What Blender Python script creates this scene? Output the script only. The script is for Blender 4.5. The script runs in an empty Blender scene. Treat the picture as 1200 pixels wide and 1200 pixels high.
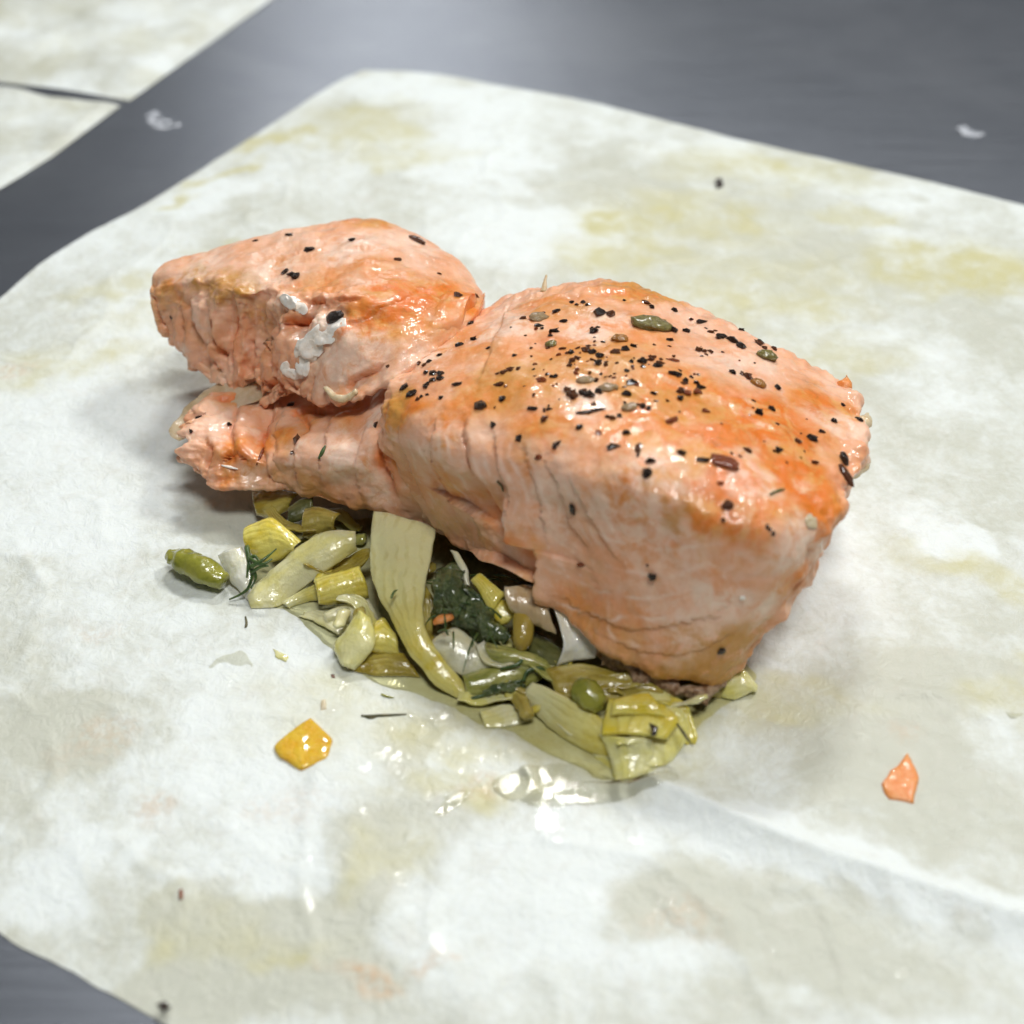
import bpy, math, random
import numpy as np
from mathutils import Vector
from mathutils.bvhtree import BVHTree

random.seed(7); rng = np.random.default_rng(7)
sc = bpy.context.scene
S = 0.01                                   # all modelling below is in centimetres

# ------------------------------------------------------------------ camera
PITCH = math.radians(39.3); F = 1758.0; DIST = 30.0
CAM = np.array([0.0, -DIST*math.cos(PITCH), DIST*math.sin(PITCH)])
FWD = np.array([0, math.cos(PITCH), -math.sin(PITCH)])
UP = np.array([0, math.sin(PITCH), math.cos(PITCH)])
RIGHT = np.array([1.0, 0, 0])
cd = bpy.data.cameras.new('camera'); cam = bpy.data.objects.new('camera', cd)
sc.collection.objects.link(cam); sc.camera = cam
cam.location = Vector(CAM*S); cam.rotation_euler = (math.pi/2-PITCH, 0, 0)
cd.sensor_width = 36; cd.sensor_fit = 'HORIZONTAL'; cd.lens = F/1200*36
cd.clip_start = 0.01; cd.clip_end = 50
cd.dof.use_dof = True; cd.dof.focus_distance = 0.285; cd.dof.aperture_fstop = 13.0

# ------------------------------------------------------------------ light
w = bpy.data.worlds.new('World'); sc.world = w; w.use_nodes = True
w.node_tree.nodes['Background'].inputs[0].default_value = (0.90, 0.95, 1.0, 1)
w.node_tree.nodes['Background'].inputs[1].default_value = 0.085
def lamp(name, loc, target, sx, sy, power, col):
    l = bpy.data.lights.new(name, 'AREA'); l.shape = 'RECTANGLE'; l.size = sx; l.size_y = sy
    l.energy = power; l.color = col
    o = bpy.data.objects.new(name, l); sc.collection.objects.link(o); o.location = loc
    d = Vector(target)-Vector(loc); o.rotation_euler = d.to_track_quat('-Z', 'Y').to_euler()
    return o
lamp('ceiling_tube_lamp', (0.12, 1.25, 1.48), (0, 0, 0), 0.34, 0.11, 12.5, (1.0, 1.0, 0.98))
lamp('ceiling_right_lamp', (0.95, 0.62, 1.45), (0, 0, 0), 0.36, 0.24, 12, (1.0, 1.0, 0.98))
lamp('ceiling_panel_lamp', (0.16, -0.45, 1.60), (0, 0, 0), 0.46, 0.34, 11.5, (1.0, 1.0, 0.98))
lamp('far_ceiling_lamp', (-0.22, 2.35, 0.98), (0, 0.1, 0), 0.40, 0.26, 1.9, (0.97, 0.99, 1.0))
sc.view_settings.view_transform = 'Standard'; sc.view_settings.look = 'None'
sc.view_settings.exposure = 0.22; sc.view_settings.gamma = 1.0
sc.render.engine = 'CYCLES'
try:
    sc.cycles.use_denoising = True; sc.cycles.denoiser = 'OPENIMAGEDENOISE'
except Exception: pass
sc.cycles.max_bounces = 7; sc.cycles.transmission_bounces = 5; sc.cycles.transparent_max_bounces = 8
sc.cycles.caustics_reflective = False; sc.cycles.caustics_refractive = False
sc.cycles.sample_clamp_indirect = 4; sc.cycles.use_adaptive_sampling = True; sc.cycles.adaptive_threshold = 0.025

# ------------------------------------------------------------------ maths
def ray(px, py):
    d = FWD + (px-600)/F*RIGHT + (600-py)/F*UP
    return d
def at(px, py, z):
    """the point of the place at height z (cm) seen at that spot of the photograph"""
    d = ray(px, py); t = (z-CAM[2])/d[2]
    return CAM+d*t
def pts(L): return np.array([at(*p) for p in L])

_perm = np.random.default_rng(3).permutation(256); _perm = np.concatenate([_perm, _perm, _perm])
_g = np.random.default_rng(4).normal(size=(256, 3)); _g /= np.linalg.norm(_g, axis=1)[:, None]
def pn(P, f=1.0, seed=0):
    P = np.asarray(P)*f + seed*17.31
    i = np.floor(P).astype(int); r = P-i; u = r*r*r*(r*(r*6-15)+10); i &= 255
    out = np.zeros(len(P))
    for dx in (0, 1):
        for dy in (0, 1):
            for dz in (0, 1):
                h = _perm[_perm[_perm[i[:, 0]+dx]+i[:, 1]+dy]+i[:, 2]+dz]
                g = _g[h]
                d = (g*(r-np.array([dx, dy, dz]))).sum(1)
                wx = u[:, 0] if dx else 1-u[:, 0]
                wy = u[:, 1] if dy else 1-u[:, 1]
                wz = u[:, 2] if dz else 1-u[:, 2]
                out += d*wx*wy*wz
    return out*1.6
def fbm(P, f=1.0, o=4, seed=0, gain=.5):
    a = 1; s = 0
    for k in range(o):
        s = s+a*pn(P, f*2**k, seed+k); a *= gain
    return s
def sm(x, a, b):
    t = np.clip((x-a)/(b-a), 0, 1); return t*t*(3-2*t)
def cr(P, n, closed=False):
    """Catmull-Rom resampling along axis 0"""
    P = np.asarray(P, float); m = len(P)
    if closed:
        t = np.arange(n)/n*m; i = np.floor(t).astype(int); f = t-i
        p0, p1, p2, p3 = P[(i-1) % m], P[i % m], P[(i+1) % m], P[(i+2) % m]
    else:
        E = np.concatenate([[2*P[0]-P[1]], P, [2*P[-1]-P[-2]]])
        t = np.linspace(0, m-1, n); i = np.minimum(np.floor(t).astype(int), m-2); f = t-i
        p0, p1, p2, p3 = E[i], E[i+1], E[i+2], E[i+3]
    f = f.reshape((-1,)+(1,)*(P.ndim-1))
    return .5*(2*p1+(p2-p0)*f+(2*p0-5*p1+4*p2-p3)*f**2+(3*p1-p0-3*p2+p3)*f**3)
def seg_dist(V, Q):
    """distance of every vertex to a polyline, and how far along it (0..1)"""
    best = np.full(len(V), 1e9); par = np.zeros(len(V)); n = len(Q)-1
    for k in range(n):
        a, b = Q[k], Q[k+1]; ab = b-a; L = max((ab@ab), 1e-9)
        t = np.clip(((V-a)@ab)/L, 0, 1); d = np.linalg.norm(V-(a+t[:, None]*ab), axis=1)
        m = d < best; best[m] = d[m]; par[m] = (k+t[m])/n
    return best, par
def grid_normals(G, closed_v=True):
    du = np.gradient(G, axis=0)
    dv = (np.roll(G, -1, 1)-np.roll(G, 1, 1)) if closed_v else np.gradient(G, axis=1)
    n = np.cross(du, dv); n /= np.linalg.norm(n, axis=2)[..., None]+1e-12
    return n
def grid_faces(nu, nv, closed_v):
    i, j = np.meshgrid(np.arange(nu-1), np.arange(nv if closed_v else nv-1), indexing='ij')
    j2 = (j+1) % nv
    return np.stack([i*nv+j, (i+1)*nv+j, (i+1)*nv+j2, i*nv+j2], -1).reshape(-1, 4)

# ------------------------------------------------------------------ objects
def mesh_from(name, V, Fc, m, attrs=None, smooth=True):
    me = bpy.data.meshes.new(name)
    V = np.asarray(V)*S
    if isinstance(Fc, np.ndarray):
        k = Fc.shape[1]
        me.vertices.add(len(V)); me.vertices.foreach_set('co', V.ravel())
        me.loops.add(Fc.size); me.loops.foreach_set('vertex_index', Fc.ravel().astype(np.int32))
        me.polygons.add(len(Fc)); me.polygons.foreach_set('loop_start', np.arange(0, Fc.size, k, dtype=np.int32))
        me.update(calc_edges=True); me.validate()
    else:
        me.from_pydata(V.tolist(), [], Fc)
    me.polygons.foreach_set('use_smooth', [smooth]*len(me.polygons))
    for an, arr in (attrs or {}).items():
        a = me.attributes.new(an, 'FLOAT_COLOR', 'POINT'); a.data.foreach_set('color', np.asarray(arr, np.float32).ravel())
    if m: me.materials.append(m)
    me.update()
    return me
def tag(o, label=None, cat=None, group=None, kind=None):
    for k, v in (('label', label), ('category', cat), ('group', group), ('kind', kind)):
        if v: o[k] = v
    return o
def obj(name, V, Fc, m, label=None, cat=None, group=None, kind=None, parent=None, attrs=None, smooth=True):
    V = np.asarray(V, float)
    if parent is not None: o0 = np.array(parent['_o'])
    elif kind == 'structure': o0 = np.zeros(3)
    else: o0 = np.array([V[:, 0].mean(), V[:, 1].mean(), V[:, 2].min()])
    o = bpy.data.objects.new(name, mesh_from(name, V-o0, Fc, m, attrs, smooth))
    sc.collection.objects.link(o)
    if parent is not None: o.parent = parent
    else: o.location = Vector(o0*S)
    return tag(o, label, cat, group, kind)
def thing(name, loc, label, cat, group=None):
    o = bpy.data.objects.new(name, None); sc.collection.objects.link(o); o.empty_display_size = .01
    o.location = Vector(np.array(loc)*S); o['_o'] = [float(c) for c in loc]
    return tag(o, label, cat, group)

# ------------------------------------------------------------------ materials
class NT:
    def __init__(s, name):
        s.m = bpy.data.materials.new(name); s.m.use_nodes = True; s.t = s.m.node_tree
        s.b = s.t.nodes['Principled BSDF']
        tc = s.t.nodes.new('ShaderNodeTexCoord'); mp = s.t.nodes.new('ShaderNodeMapping')
        mp.inputs['Scale'].default_value = (100, 100, 100); s.t.links.new(tc.outputs['Object'], mp.inputs['Vector'])
        s.co = mp.outputs[0]
    def set(s, **k):
        for a, v in k.items():
            i = s.b.inputs[a.replace('_', ' ')]
            if hasattr(v, 'is_output'): s.t.links.new(v, i)
            else: i.default_value = v if not (isinstance(v, tuple) and len(v) == 3 and i.type == 'RGBA') else (*v, 1)
        return s
    def lk(s, v, i):
        if hasattr(v, 'is_output'): s.t.links.new(v, i)
        elif isinstance(v, tuple) and i.type == 'RGBA' and len(v) == 3: i.default_value = (*v, 1)
        else: i.default_value = v
    def noise(s, scale, detail=4, rough=.5, dist=0, stretch=None, seed=0):
        n = s.t.nodes.new('ShaderNodeTexNoise'); n.noise_dimensions = '4D'
        n.inputs['W'].default_value = seed
        n.inputs['Scale'].default_value = scale; n.inputs['Detail'].default_value = detail
        n.inputs['Roughness'].default_value = rough; n.inputs['Distortion'].default_value = dist
        v = s.co
        if stretch:
            m = s.t.nodes.new('ShaderNodeMapping'); m.inputs['Scale'].default_value = stretch[:3]
            if len(stretch) > 3: m.inputs['Rotation'].default_value = (0, 0, stretch[3])
            s.t.links.new(v, m.inputs[0]); v = m.outputs[0]
        s.t.links.new(v, n.inputs['Vector']); return n.outputs['Fac']
    def voro(s, scale, feature='F1'):
        n = s.t.nodes.new('ShaderNodeTexVoronoi'); n.feature = feature; n.inputs['Scale'].default_value = scale
        s.t.links.new(s.co, n.inputs['Vector']); return n.outputs['Distance']
    def ramp(s, v, a, b, lo=0., hi=1.):
        n = s.t.nodes.new('ShaderNodeMapRange'); n.interpolation_type = 'SMOOTHSTEP'
        for i, x in zip((1, 2, 3, 4), (a, b, lo, hi)): n.inputs[i].default_value = x
        s.t.links.new(v, n.inputs[0]); return n.outputs[0]
    def math(s, op, a, b=0.):
        n = s.t.nodes.new('ShaderNodeMath'); n.operation = op; s.lk(a, n.inputs[0]); s.lk(b, n.inputs[1])
        return n.outputs[0]
    def mix(s, f, a, b):
        n = s.t.nodes.new('ShaderNodeMix'); n.data_type = 'RGBA'
        s.lk(f, n.inputs[0]); s.lk(a, n.inputs[6]); s.lk(b, n.inputs[7]); return n.outputs[2]
    def attr(s, name):
        n = s.t.nodes.new('ShaderNodeAttribute'); n.attribute_name = name
        p = s.t.nodes.new('ShaderNodeSeparateColor'); s.t.links.new(n.outputs['Color'], p.inputs[0])
        return p.outputs[0], p.outputs[1], p.outputs[2], n.outputs['Alpha']
    def bump(s, h, strength, dist, prev=None):
        n = s.t.nodes.new('ShaderNodeBump'); n.inputs['Strength'].default_value = strength
        n.inputs['Distance'].default_value = dist
        s.t.links.new(h, n.inputs['Height'])
        if prev is not None: s.t.links.new(prev, n.inputs['Normal'])
        return n.outputs[0]

# salmon flesh: attribute 'paint' = (seared orange, browned, pale/white, deep orange)
def salmon_mat(name):
    n = NT(name); r, g, b, a = n.attr('paint')
    big = n.ramp(n.noise(.8, 5, .6, .3), .36, .66)
    c = n.mix(big, (.79, .355, .175), (.87, .53, .365))
    c = n.mix(n.ramp(n.noise(2.4, 6, .65, .5, seed=3), .52, .74, 0, .4), c, (.82, .44, .20))
    c = n.mix(n.ramp(n.noise(2.2, 5, .6, .5, stretch=(1, 1, .3), seed=35), .54, .70, 0, .3), c, (.78, .44, .20))
    c = n.mix(n.ramp(n.noise(5, 5, .6, .6, seed=5), .52, .75, 0, .5), c, (.94, .70, .57))
    brk = n.noise(1.9, 8, .7, .6, seed=8)
    c = n.mix(n.math('MULTIPLY', n.math('MINIMUM', n.math('MULTIPLY', r, 1.5), 1.), n.ramp(n.noise(1.4, 6, .66, .5, seed=37), .32, .56, 0, .85)), c, (.72, .31, .05))
    sear = n.math('MULTIPLY', r, n.ramp(brk, .40, .56))
    c = n.mix(sear, c, (.75, .18, .012))
    c = n.mix(n.math('MULTIPLY', sear, n.ramp(n.noise(4.5, 6, .7, .6, seed=9), .50, .66, 0, .8)), c, (.52, .17, .02))
    gold = n.math('MULTIPLY', g, n.ramp(n.noise(4, 6, .7, .5, seed=11), .30, .52))
    c = n.mix(gold, c, (.58, .28, .055))
    c = n.mix(n.math('MULTIPLY', b, n.ramp(n.noise(2.6, 6, .65, .6, seed=13), .36, .58)), c, (.93, .71, .57))
    c = n.mix(n.math('MULTIPLY', n.attr('seam')[0], n.ramp(n.noise(1.7, 4, .6, seed=44), .38, .58, 0, .6)), c, (.95, .76, .64))
    c = n.mix(a, c, (.70, .17, .03))
    c = n.mix(n.ramp(n.noise(20, 3, .6, seed=17), .68, .74, 0, .45), c, (.50, .20, .05))
    h1 = n.noise(26, 5, .6, seed=21); h2 = n.noise(6, 4, .55, .6, seed=23)
    nb = n.bump(h2, .15, .0004); nb = n.bump(h1, .3, .00025, nb)
    cn = n.bump(n.noise(3.5, 3, .55, .5, seed=31), 1., .00016); cn = n.bump(n.noise(15, 2, .5, seed=33), .9, .00010, cn)
    n.set(Base_Color=c, Roughness=n.ramp(n.noise(5, 4, .6, seed=25), .35, .7, .32, .55), Normal=nb, Coat_Normal=cn,
          Subsurface_Weight=.25, Subsurface_Radius=(1.0, .45, .25), Subsurface_Scale=.002, IOR=1.4,
          Coat_Weight=n.ramp(n.noise(1.8, 4, .6, seed=27), .42, .64, .05, .85), Coat_Roughness=.07)
    return n.m
M = {}
M['salmon'] = salmon_mat('salmon_flesh')

def plain(name, col, col2=None, scale=6, rough=.3, sss=0., trans=0., coat=0., bump=.3, bscale=12, bdist=.0006, spec=.5, metal=0, ior=1.45):
    n = NT(name); c = col
    if col2: c = n.mix(n.ramp(n.noise(scale, 5, .6, .3), .38, .64), col, col2)
    n.set(Base_Color=c, Roughness=rough, Subsurface_Weight=sss, Subsurface_Radius=(1, .8, .45), Subsurface_Scale=.0025,
          Transmission_Weight=trans, Coat_Weight=coat, Coat_Roughness=.06, Metallic=metal, IOR=ior,
          Specular_IOR_Level=spec, Normal=n.bump(n.noise(bscale, 5, .6), bump, bdist))
    return n.m
# vegetables: attribute 'st' = (across, along, random, 0)
def veg(name, c1, c2, stripe=0., sfreq=9, trans=.25, sss=.4, rough=.16, c3=None):
    n = NT(name); s_, t_, r_, _ = n.attr('st')
    c = n.mix(n.ramp(n.noise(2.0, 5, .6, .5), .35, .66), c1, c2)
    if c3: c = n.mix(n.ramp(t_, .05, .75), c3, c)
    ph = n.math('MULTIPLY', s_, sfreq*6.283)
    ph = n.math('ADD', ph, n.math('MULTIPLY', n.noise(1.3, 3), 14.0))
    st = n.math('SINE', ph)
    if stripe:
        c = n.mix(n.math('MULTIPLY', n.ramp(st, .1, 1., 0, stripe), n.ramp(n.noise(1.5, 3, .6, seed=6), .4, .6)), c, tuple(.6*x for x in c1))
    c = n.mix(n.ramp(n.noise(16, 3, .6, seed=4), .62, .74, 0, .35), c, tuple(min(1, x*1.5+.08) for x in c2))
    nb = n.bump(st, .25*stripe, .0004); nb = n.bump(n.noise(9, 5, .6), .35, .0009, nb)
    cn = n.bump(n.noise(4, 3, .55, .6, seed=31), .9, .0003); cn = n.bump(n.noise(11, 2, .5, seed=33), .8, .0001, cn)
    n.set(Base_Color=c, Roughness=rough, Subsurface_Weight=sss, Subsurface_Radius=(1, .9, .6), Subsurface_Scale=.0016,
          Transmission_Weight=trans, IOR=1.36, Normal=nb, Coat_Weight=1., Coat_Roughness=.04, Coat_Normal=cn)
    return n.m
M['onion'] = veg('pale_onion', (.86, .77, .30), (.91, .85, .50), .25, 5, trans=.15, sss=.5)
M['onion_yellow'] = veg('yellowed_onion', (.78, .62, .08), (.87, .77, .26), .3, 5, trans=.15, sss=.5, c3=(.84, .80, .44))
M['onion_grey'] = veg('grey_onion', (.87, .81, .46), (.91, .87, .62), .2, 4, trans=.2)
M['leek'] = veg('yellow_leek', (.80, .62, .04), (.88, .77, .20), .45, 6, trans=.15)
M['leek_pale'] = veg('pale_leek', (.86, .78, .22), (.92, .87, .46), .3, 5, trans=.15)
M['leek_green'] = veg('green_leek', (.28, .30, .05), (.50, .48, .14), .5, 5, trans=.15)
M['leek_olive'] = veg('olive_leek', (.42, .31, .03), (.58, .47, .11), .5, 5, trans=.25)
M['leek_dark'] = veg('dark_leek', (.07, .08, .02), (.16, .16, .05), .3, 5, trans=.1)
M['white_onion'] = veg('white_onion', (.90, .86, .62), (.93, .90, .74), .15, 4, trans=.1, sss=.6)
M['dill'] = plain('dill_green', (.035, .075, .018), (.07, .13, .03), 8, .3, .1, 0, .4)
M['dill_dry'] = plain('dry_dill', (.06, .06, .02), (.12, .10, .04), 8, .4)
M['herb'] = plain('wet_herb', (.045, .075, .02), (.14, .18, .06), 5, .18, .2, .1, .8, .8, 9, .0015)
M['pepper_black'] = plain('black_pepper', (.012, .008, .006), (.045, .022, .012), 14, .22, 0, 0, .6, .8, 30, .0006)
M['pepper_brown'] = plain('brown_pepper', (.09, .028, .010), (.16, .05, .015), 14, .22, .1, 0, .6, .8, 30, .0006)
M['pepper_red'] = plain('red_brown_spice', (.20, .035, .008), (.30, .07, .012), 10, .25, .15, .1, .6, .6, 20, .0006)
M['peppercorn_green'] = plain('green_peppercorn_skin', (.16, .13, .03), (.26, .22, .06), 6, .2, .3, .05, .6, .6, 10, .0009)
M['caramel'] = plain('caramel_seed', (.35, .14, .02), (.42, .2, .04), 6, .2, .3, .2, .6)
M['clear_bit'] = plain('glassy_garlic', (.62, .42, .24), (.50, .36, .18), 8, .12, .3, .3, .8, .6, 14, .001)
M['albumin'] = plain('white_albumin', (.95, .86, .75), (.97, .93, .87), 8, .3, .0, 0, .3, .3)
M['tan_bit'] = plain('tan_fat', (.70, .52, .30), (.78, .64, .44), 6, .25, .4, .1, .4)
M['film'] = veg('tan_film', (.80, .56, .30), (.86, .68, .44), .15, 3, trans=.35, rough=.2)
M['skin_under'] = plain('grey_brown_skin', (.22, .10, .04), (.55, .38, .24), 9, .3, .2, 0, .4, .8, 14, .0015)
M['yellow_pepper'] = plain('yellow_pepper_flesh', (.86, .46, .006), (.88, .56, .03), 4, .2, .4, .1, .8, .7, 8, .0012)
M['olive'] = veg('olive_green_bean', (.20, .22, .02), (.36, .35, .05), .4, 4, trans=.1)
M['crumb_orange'] = plain('orange_crumb', (.76, .25, .06), (.80, .33, .11), 8, .35, .4, 0, .2)
M['tan_skin'] = plain('tan_skin_shred', (.60, .42, .24), (.70, .54, .36), 3, .3, .3, .1, .5, .4)
M['smear'] = plain('dried_smear', (.50, .52, .56), (.36, .38, .42), 3, .5)
M['seed'] = veg('ribbed_seed', (.36, .24, .03), (.46, .34, .06), .8, 3, trans=.1)

# steel worktop
def steel():
    n = NT('brushed_steel')
    st = n.noise(5, 6, .7, stretch=(.06, 3.0, 1, .25)); sm_ = n.noise(.12, 4, .6, .6, seed=4)
    c = n.mix(n.ramp(sm_, .35, .7), (.28, .30, .34), (.34, .36, .40))
    c = n.mix(n.ramp(n.noise(1.3, 6, .7, .5, seed=9), .64, .76, 0, .35), c, (.50, .52, .56))
    n.set(Base_Color=c, Metallic=.92, Roughness=n.ramp(n.noise(5, 5, .7, stretch=(.04, 2.2, 1, .25), seed=2), .3, .7, .29, .36),
          Normal=n.bump(st, .25, .0003), Anisotropic=.3)
    return n.m
M['steel'] = steel()
# parchment: attribute 'stain' = (grease, yellow oil, wet gloss, brown smear)
def parchment():
    n = NT('greasy_parchment'); r, g, b, a = n.attr('stain')
    mott = n.noise(1.5, 7, .68, .6); fine = n.noise(7, 5, .65, .2, seed=6)
    gr = n.math('ADD', n.math('ADD', r, .14), n.math('MULTIPLY', n.math('SUBTRACT', mott, .5), 1.15))
    gr = n.math('ADD', gr, n.math('MULTIPLY', n.math('SUBTRACT', fine, .5), .55))
    grf = n.ramp(gr, .08, .92)
    c = n.mix(grf, (.78, .825, .81), (.555, .565, .48))
    c = n.mix(n.ramp(n.noise(2.6, 5, .6, .5, seed=14), .5, .75, 0, .3), c, (.62, .60, .53))
    c = n.mix(n.math('MULTIPLY', g, n.ramp(mott, .28, .62, .35, 1)), c, (.58, .55, .30))
    c = n.mix(n.math('MULTIPLY', a, n.ramp(fine, .35, .62)), c, (.62, .40, .22))
    rough = n.math('SUBTRACT', n.ramp(grf, 0, 1, .55, .36), n.math('MULTIPLY', b, .12))
    crk = n.noise(3.2, 6, .6, .8, seed=18)
    nb = n.bump(crk, .5, .0011); nb = n.bump(n.noise(40, 3, .5, seed=19), .25, .0002, nb)
    n.set(Base_Color=c, Roughness=rough, Normal=nb, Subsurface_Weight=.15, Subsurface_Radius=(1, 1, .8), Subsurface_Scale=.002,
          Coat_Weight=n.math('MULTIPLY', n.math('MULTIPLY', b, n.ramp(n.noise(1.6, 4, .6, .5, seed=40), .54, .66)), .8), Coat_Roughness=.07, IOR=1.4,
          Coat_Normal=n.bump(n.noise(5, 3, .6, .8, seed=41), 1., .00022))
    return n.m
M['paper'] = parchment()
M['broth'] = None
nb_ = NT('yellow_broth'); _t = nb_.t
_tr = _t.nodes.new('ShaderNodeBsdfTransparent'); _tr.inputs[0].default_value = (.975, .95, .74, 1)
_gl = _t.nodes.new('ShaderNodeBsdfGlossy'); _gl.inputs['Roughness'].default_value = .04
_fr = _t.nodes.new('ShaderNodeFresnel'); _fr.inputs[0].default_value = 1.36; _mx = _t.nodes.new('ShaderNodeMixShader')
_bm = nb_.bump(nb_.noise(3.5, 3, .5, .8), .6, .0002)
_t.links.new(_bm, _gl.inputs['Normal']); _t.links.new(_bm, _fr.inputs['Normal'])
_t.links.new(_fr.outputs[0], _mx.inputs[0]); _t.links.new(_tr.outputs[0], _mx.inputs[1]); _t.links.new(_gl.outputs[0], _mx.inputs[2])
_t.links.new(_mx.outputs[0], _t.nodes['Material Output'].inputs[0])
M['broth'] = nb_.m

# ------------------------------------------------------------------ the worktop
V = np.array([[-60, -45, 0], [60, -45, 0], [60, 60, 0], [-60, 60, 0], [-60, -45, -4], [60, -45, -4], [60, 60, -4], [-60, 60, -4]], float)
obj('worktop', V, [(0, 1, 2, 3), (7, 6, 5, 4), (0, 4, 5, 1), (1, 5, 6, 2), (2, 6, 7, 3), (3, 7, 4, 0)], M['steel'], kind='structure', smooth=False)

# ------------------------------------------------------------------ parchment
def paper_z(P):
    x, y = P[:, 0], P[:, 1]; Q = np.stack([x, y, np.zeros_like(x)], 1)
    flat = np.exp(-((x-.5)**2/60+(y+1)**2/40))
    h = .035*fbm(Q, .11, 3, 5)+.022*fbm(Q, .45, 3, 9)+.035*np.clip(.12-np.abs(fbm(Q, .32, 2, 55)), 0, 1)/.12
    h = .09+h*(1-.75*flat)
    c1 = pts([(770, 930, 0), (900, 985, 0), (1040, 1035, 0), (1220, 1095, 0), (1350, 1140, 0)]); d, _ = seg_dist(Q, c1)
    h += .17*np.exp(-(d/.45)**2)+.09*np.exp(-d/.12)
    c2 = pts([(980, 600, 0), (965, 660, 0), (935, 715, 0), (915, 735, 0)]); d, _ = seg_dist(Q, c2)
    h += .08*np.exp(-(d/.16)**2)
    c3 = pts([(560, 1200, 0), (480, 1110, 0), (400, 1000, 0), (395, 850, 0)]); d, _ = seg_dist(Q, c3)
    h += .05*np.exp(-(d/.5)**2)
    for cl, hh in (([(20, 640), (60, 700), (36, 740), (30, 790)], .04), ([(575, 1150), (565, 1180), (540, 1215)], .05), ([(90, 1000), (105, 1040), (100, 1080)], .05), ([(1010, 520), (1090, 600), (1200, 650)], .04), ([(1000, 800), (1100, 820), (1210, 870)], .04), ([(640, 990), (760, 1010), (850, 1080), (900, 1190)], .05), ([(250, 960), (330, 1020), (420, 1040)], .03), ([(700, 200), (850, 250), (1000, 330)], .03), ([(60, 560), (180, 520), (280, 600)], .03)):
        d, _ = seg_dist(Q, pts([(x_, y_, 0) for x_, y_ in cl])); h += hh*np.exp(-d/.13)
    return h
def blobs(Q, L, warp=.5, seed=0, abs_max=True):
    """soft irregular patches: (px, py, rx, ry in cm, angle, strength)"""
    out = np.zeros(len(Q)); W = Q.copy()
    W[:, 0] += warp*fbm(Q, .8, 4, 31+seed); W[:, 1] += warp*fbm(Q, .8, 4, 37+seed)
    for px, py, rx, ry, an, s_ in L:
        c = at(px, py, 0); a_ = math.radians(an); d = W[:, :2]-c[:2]
        u = (d[:, 0]*math.cos(a_)+d[:, 1]*math.sin(a_))/rx; v = (-d[:, 0]*math.sin(a_)+d[:, 1]*math.cos(a_))/ry
        e = s_*(1-sm(np.sqrt(u*u+v*v), .3, 1.25))
        out = np.maximum(out, e) if abs_max else out+e
    return out
A_top = at(425, 83, 0); Ddir = at(1200, 240, 0)-A_top; Ddir /= np.linalg.norm(Ddir)
D_c = A_top+Ddir*38; B_c = at(-604, 761, 0); C_c = B_c+(D_c-A_top)
top = cr(np.concatenate([pts([(425, 83, 0), (500, 86, 0), (590, 101, 0), (700, 122, 0), (850, 160, 0), (1000, 194, 0), (1100, 216, 0), (1200, 241, 0), (1290, 263, 0)]), [A_top+Ddir*27.5, A_top+Ddir*32, D_c]]), 200)
left = cr(np.concatenate([pts([(425, 83, 0), (385, 103, 0), (320, 145, 0), (250, 190, 0), (170, 240, 0), (100, 276, 0), (45, 312, 0), (0, 350, 0), (-70, 398, 0), (-170, 466, 0), (-300, 554, 0), (-450, 657, 0)]), [B_c]]), 200)
bot = cr(np.concatenate([[B_c], pts([(-450, 846, 0), (-300, 929, 0), (-140, 1018, 0), (0, 1095, 0), (90, 1143, 0), (190, 1201, 0), (420, 1330, 0)]), [C_c*.3+.7*at(420, 1330, 0), C_c*.65+.35*at(420, 1330, 0), C_c]]), 260)
def arclen(P, n):
    d = np.concatenate([[0], np.cumsum(np.linalg.norm(np.diff(P, axis=0), axis=1))]); d /= d[-1]
    t = np.linspace(0, 1, n); return np.stack([np.interp(t, d, P[:, k]) for k in range(3)], 1)
nu, nv = 420, 420
top, bot = arclen(top, nu), arclen(bot, nu); left = arclen(left, nv); right = arclen(np.array([D_c, C_c]), nv)
u = np.linspace(0, 1, nu)[:, None, None]; v = np.linspace(0, 1, nv)[None, :, None]
G = (1-v)*top[:, None]+v*bot[:, None]+(1-u)*left[None]+u*right[None]-((1-u)*(1-v)*top[0]+u*(1-v)*top[-1]+(1-u)*v*bot[0]+u*v*bot[-1])
P = G.reshape(-1, 3).copy()
ed = np.minimum.reduce([np.broadcast_to(u, G.shape[:2]+(1,)), np.broadcast_to(v, G.shape[:2]+(1,)), np.broadcast_to(1-v, G.shape[:2]+(1,))]).ravel()*30
P[:, :2] += (np.exp(-ed/.8)*.03)[:, None]*np.stack([fbm(P, 1.2, 3, 2), fbm(P, 1.2, 3, 8)], 1)
Q = P.copy(); Q[:, 2] = 0
P[:, 2] = paper_z(Q)*sm(ed, .0, 2.2)+.018
grease = .36+.34*fbm(Q, .28, 4, 41)
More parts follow.
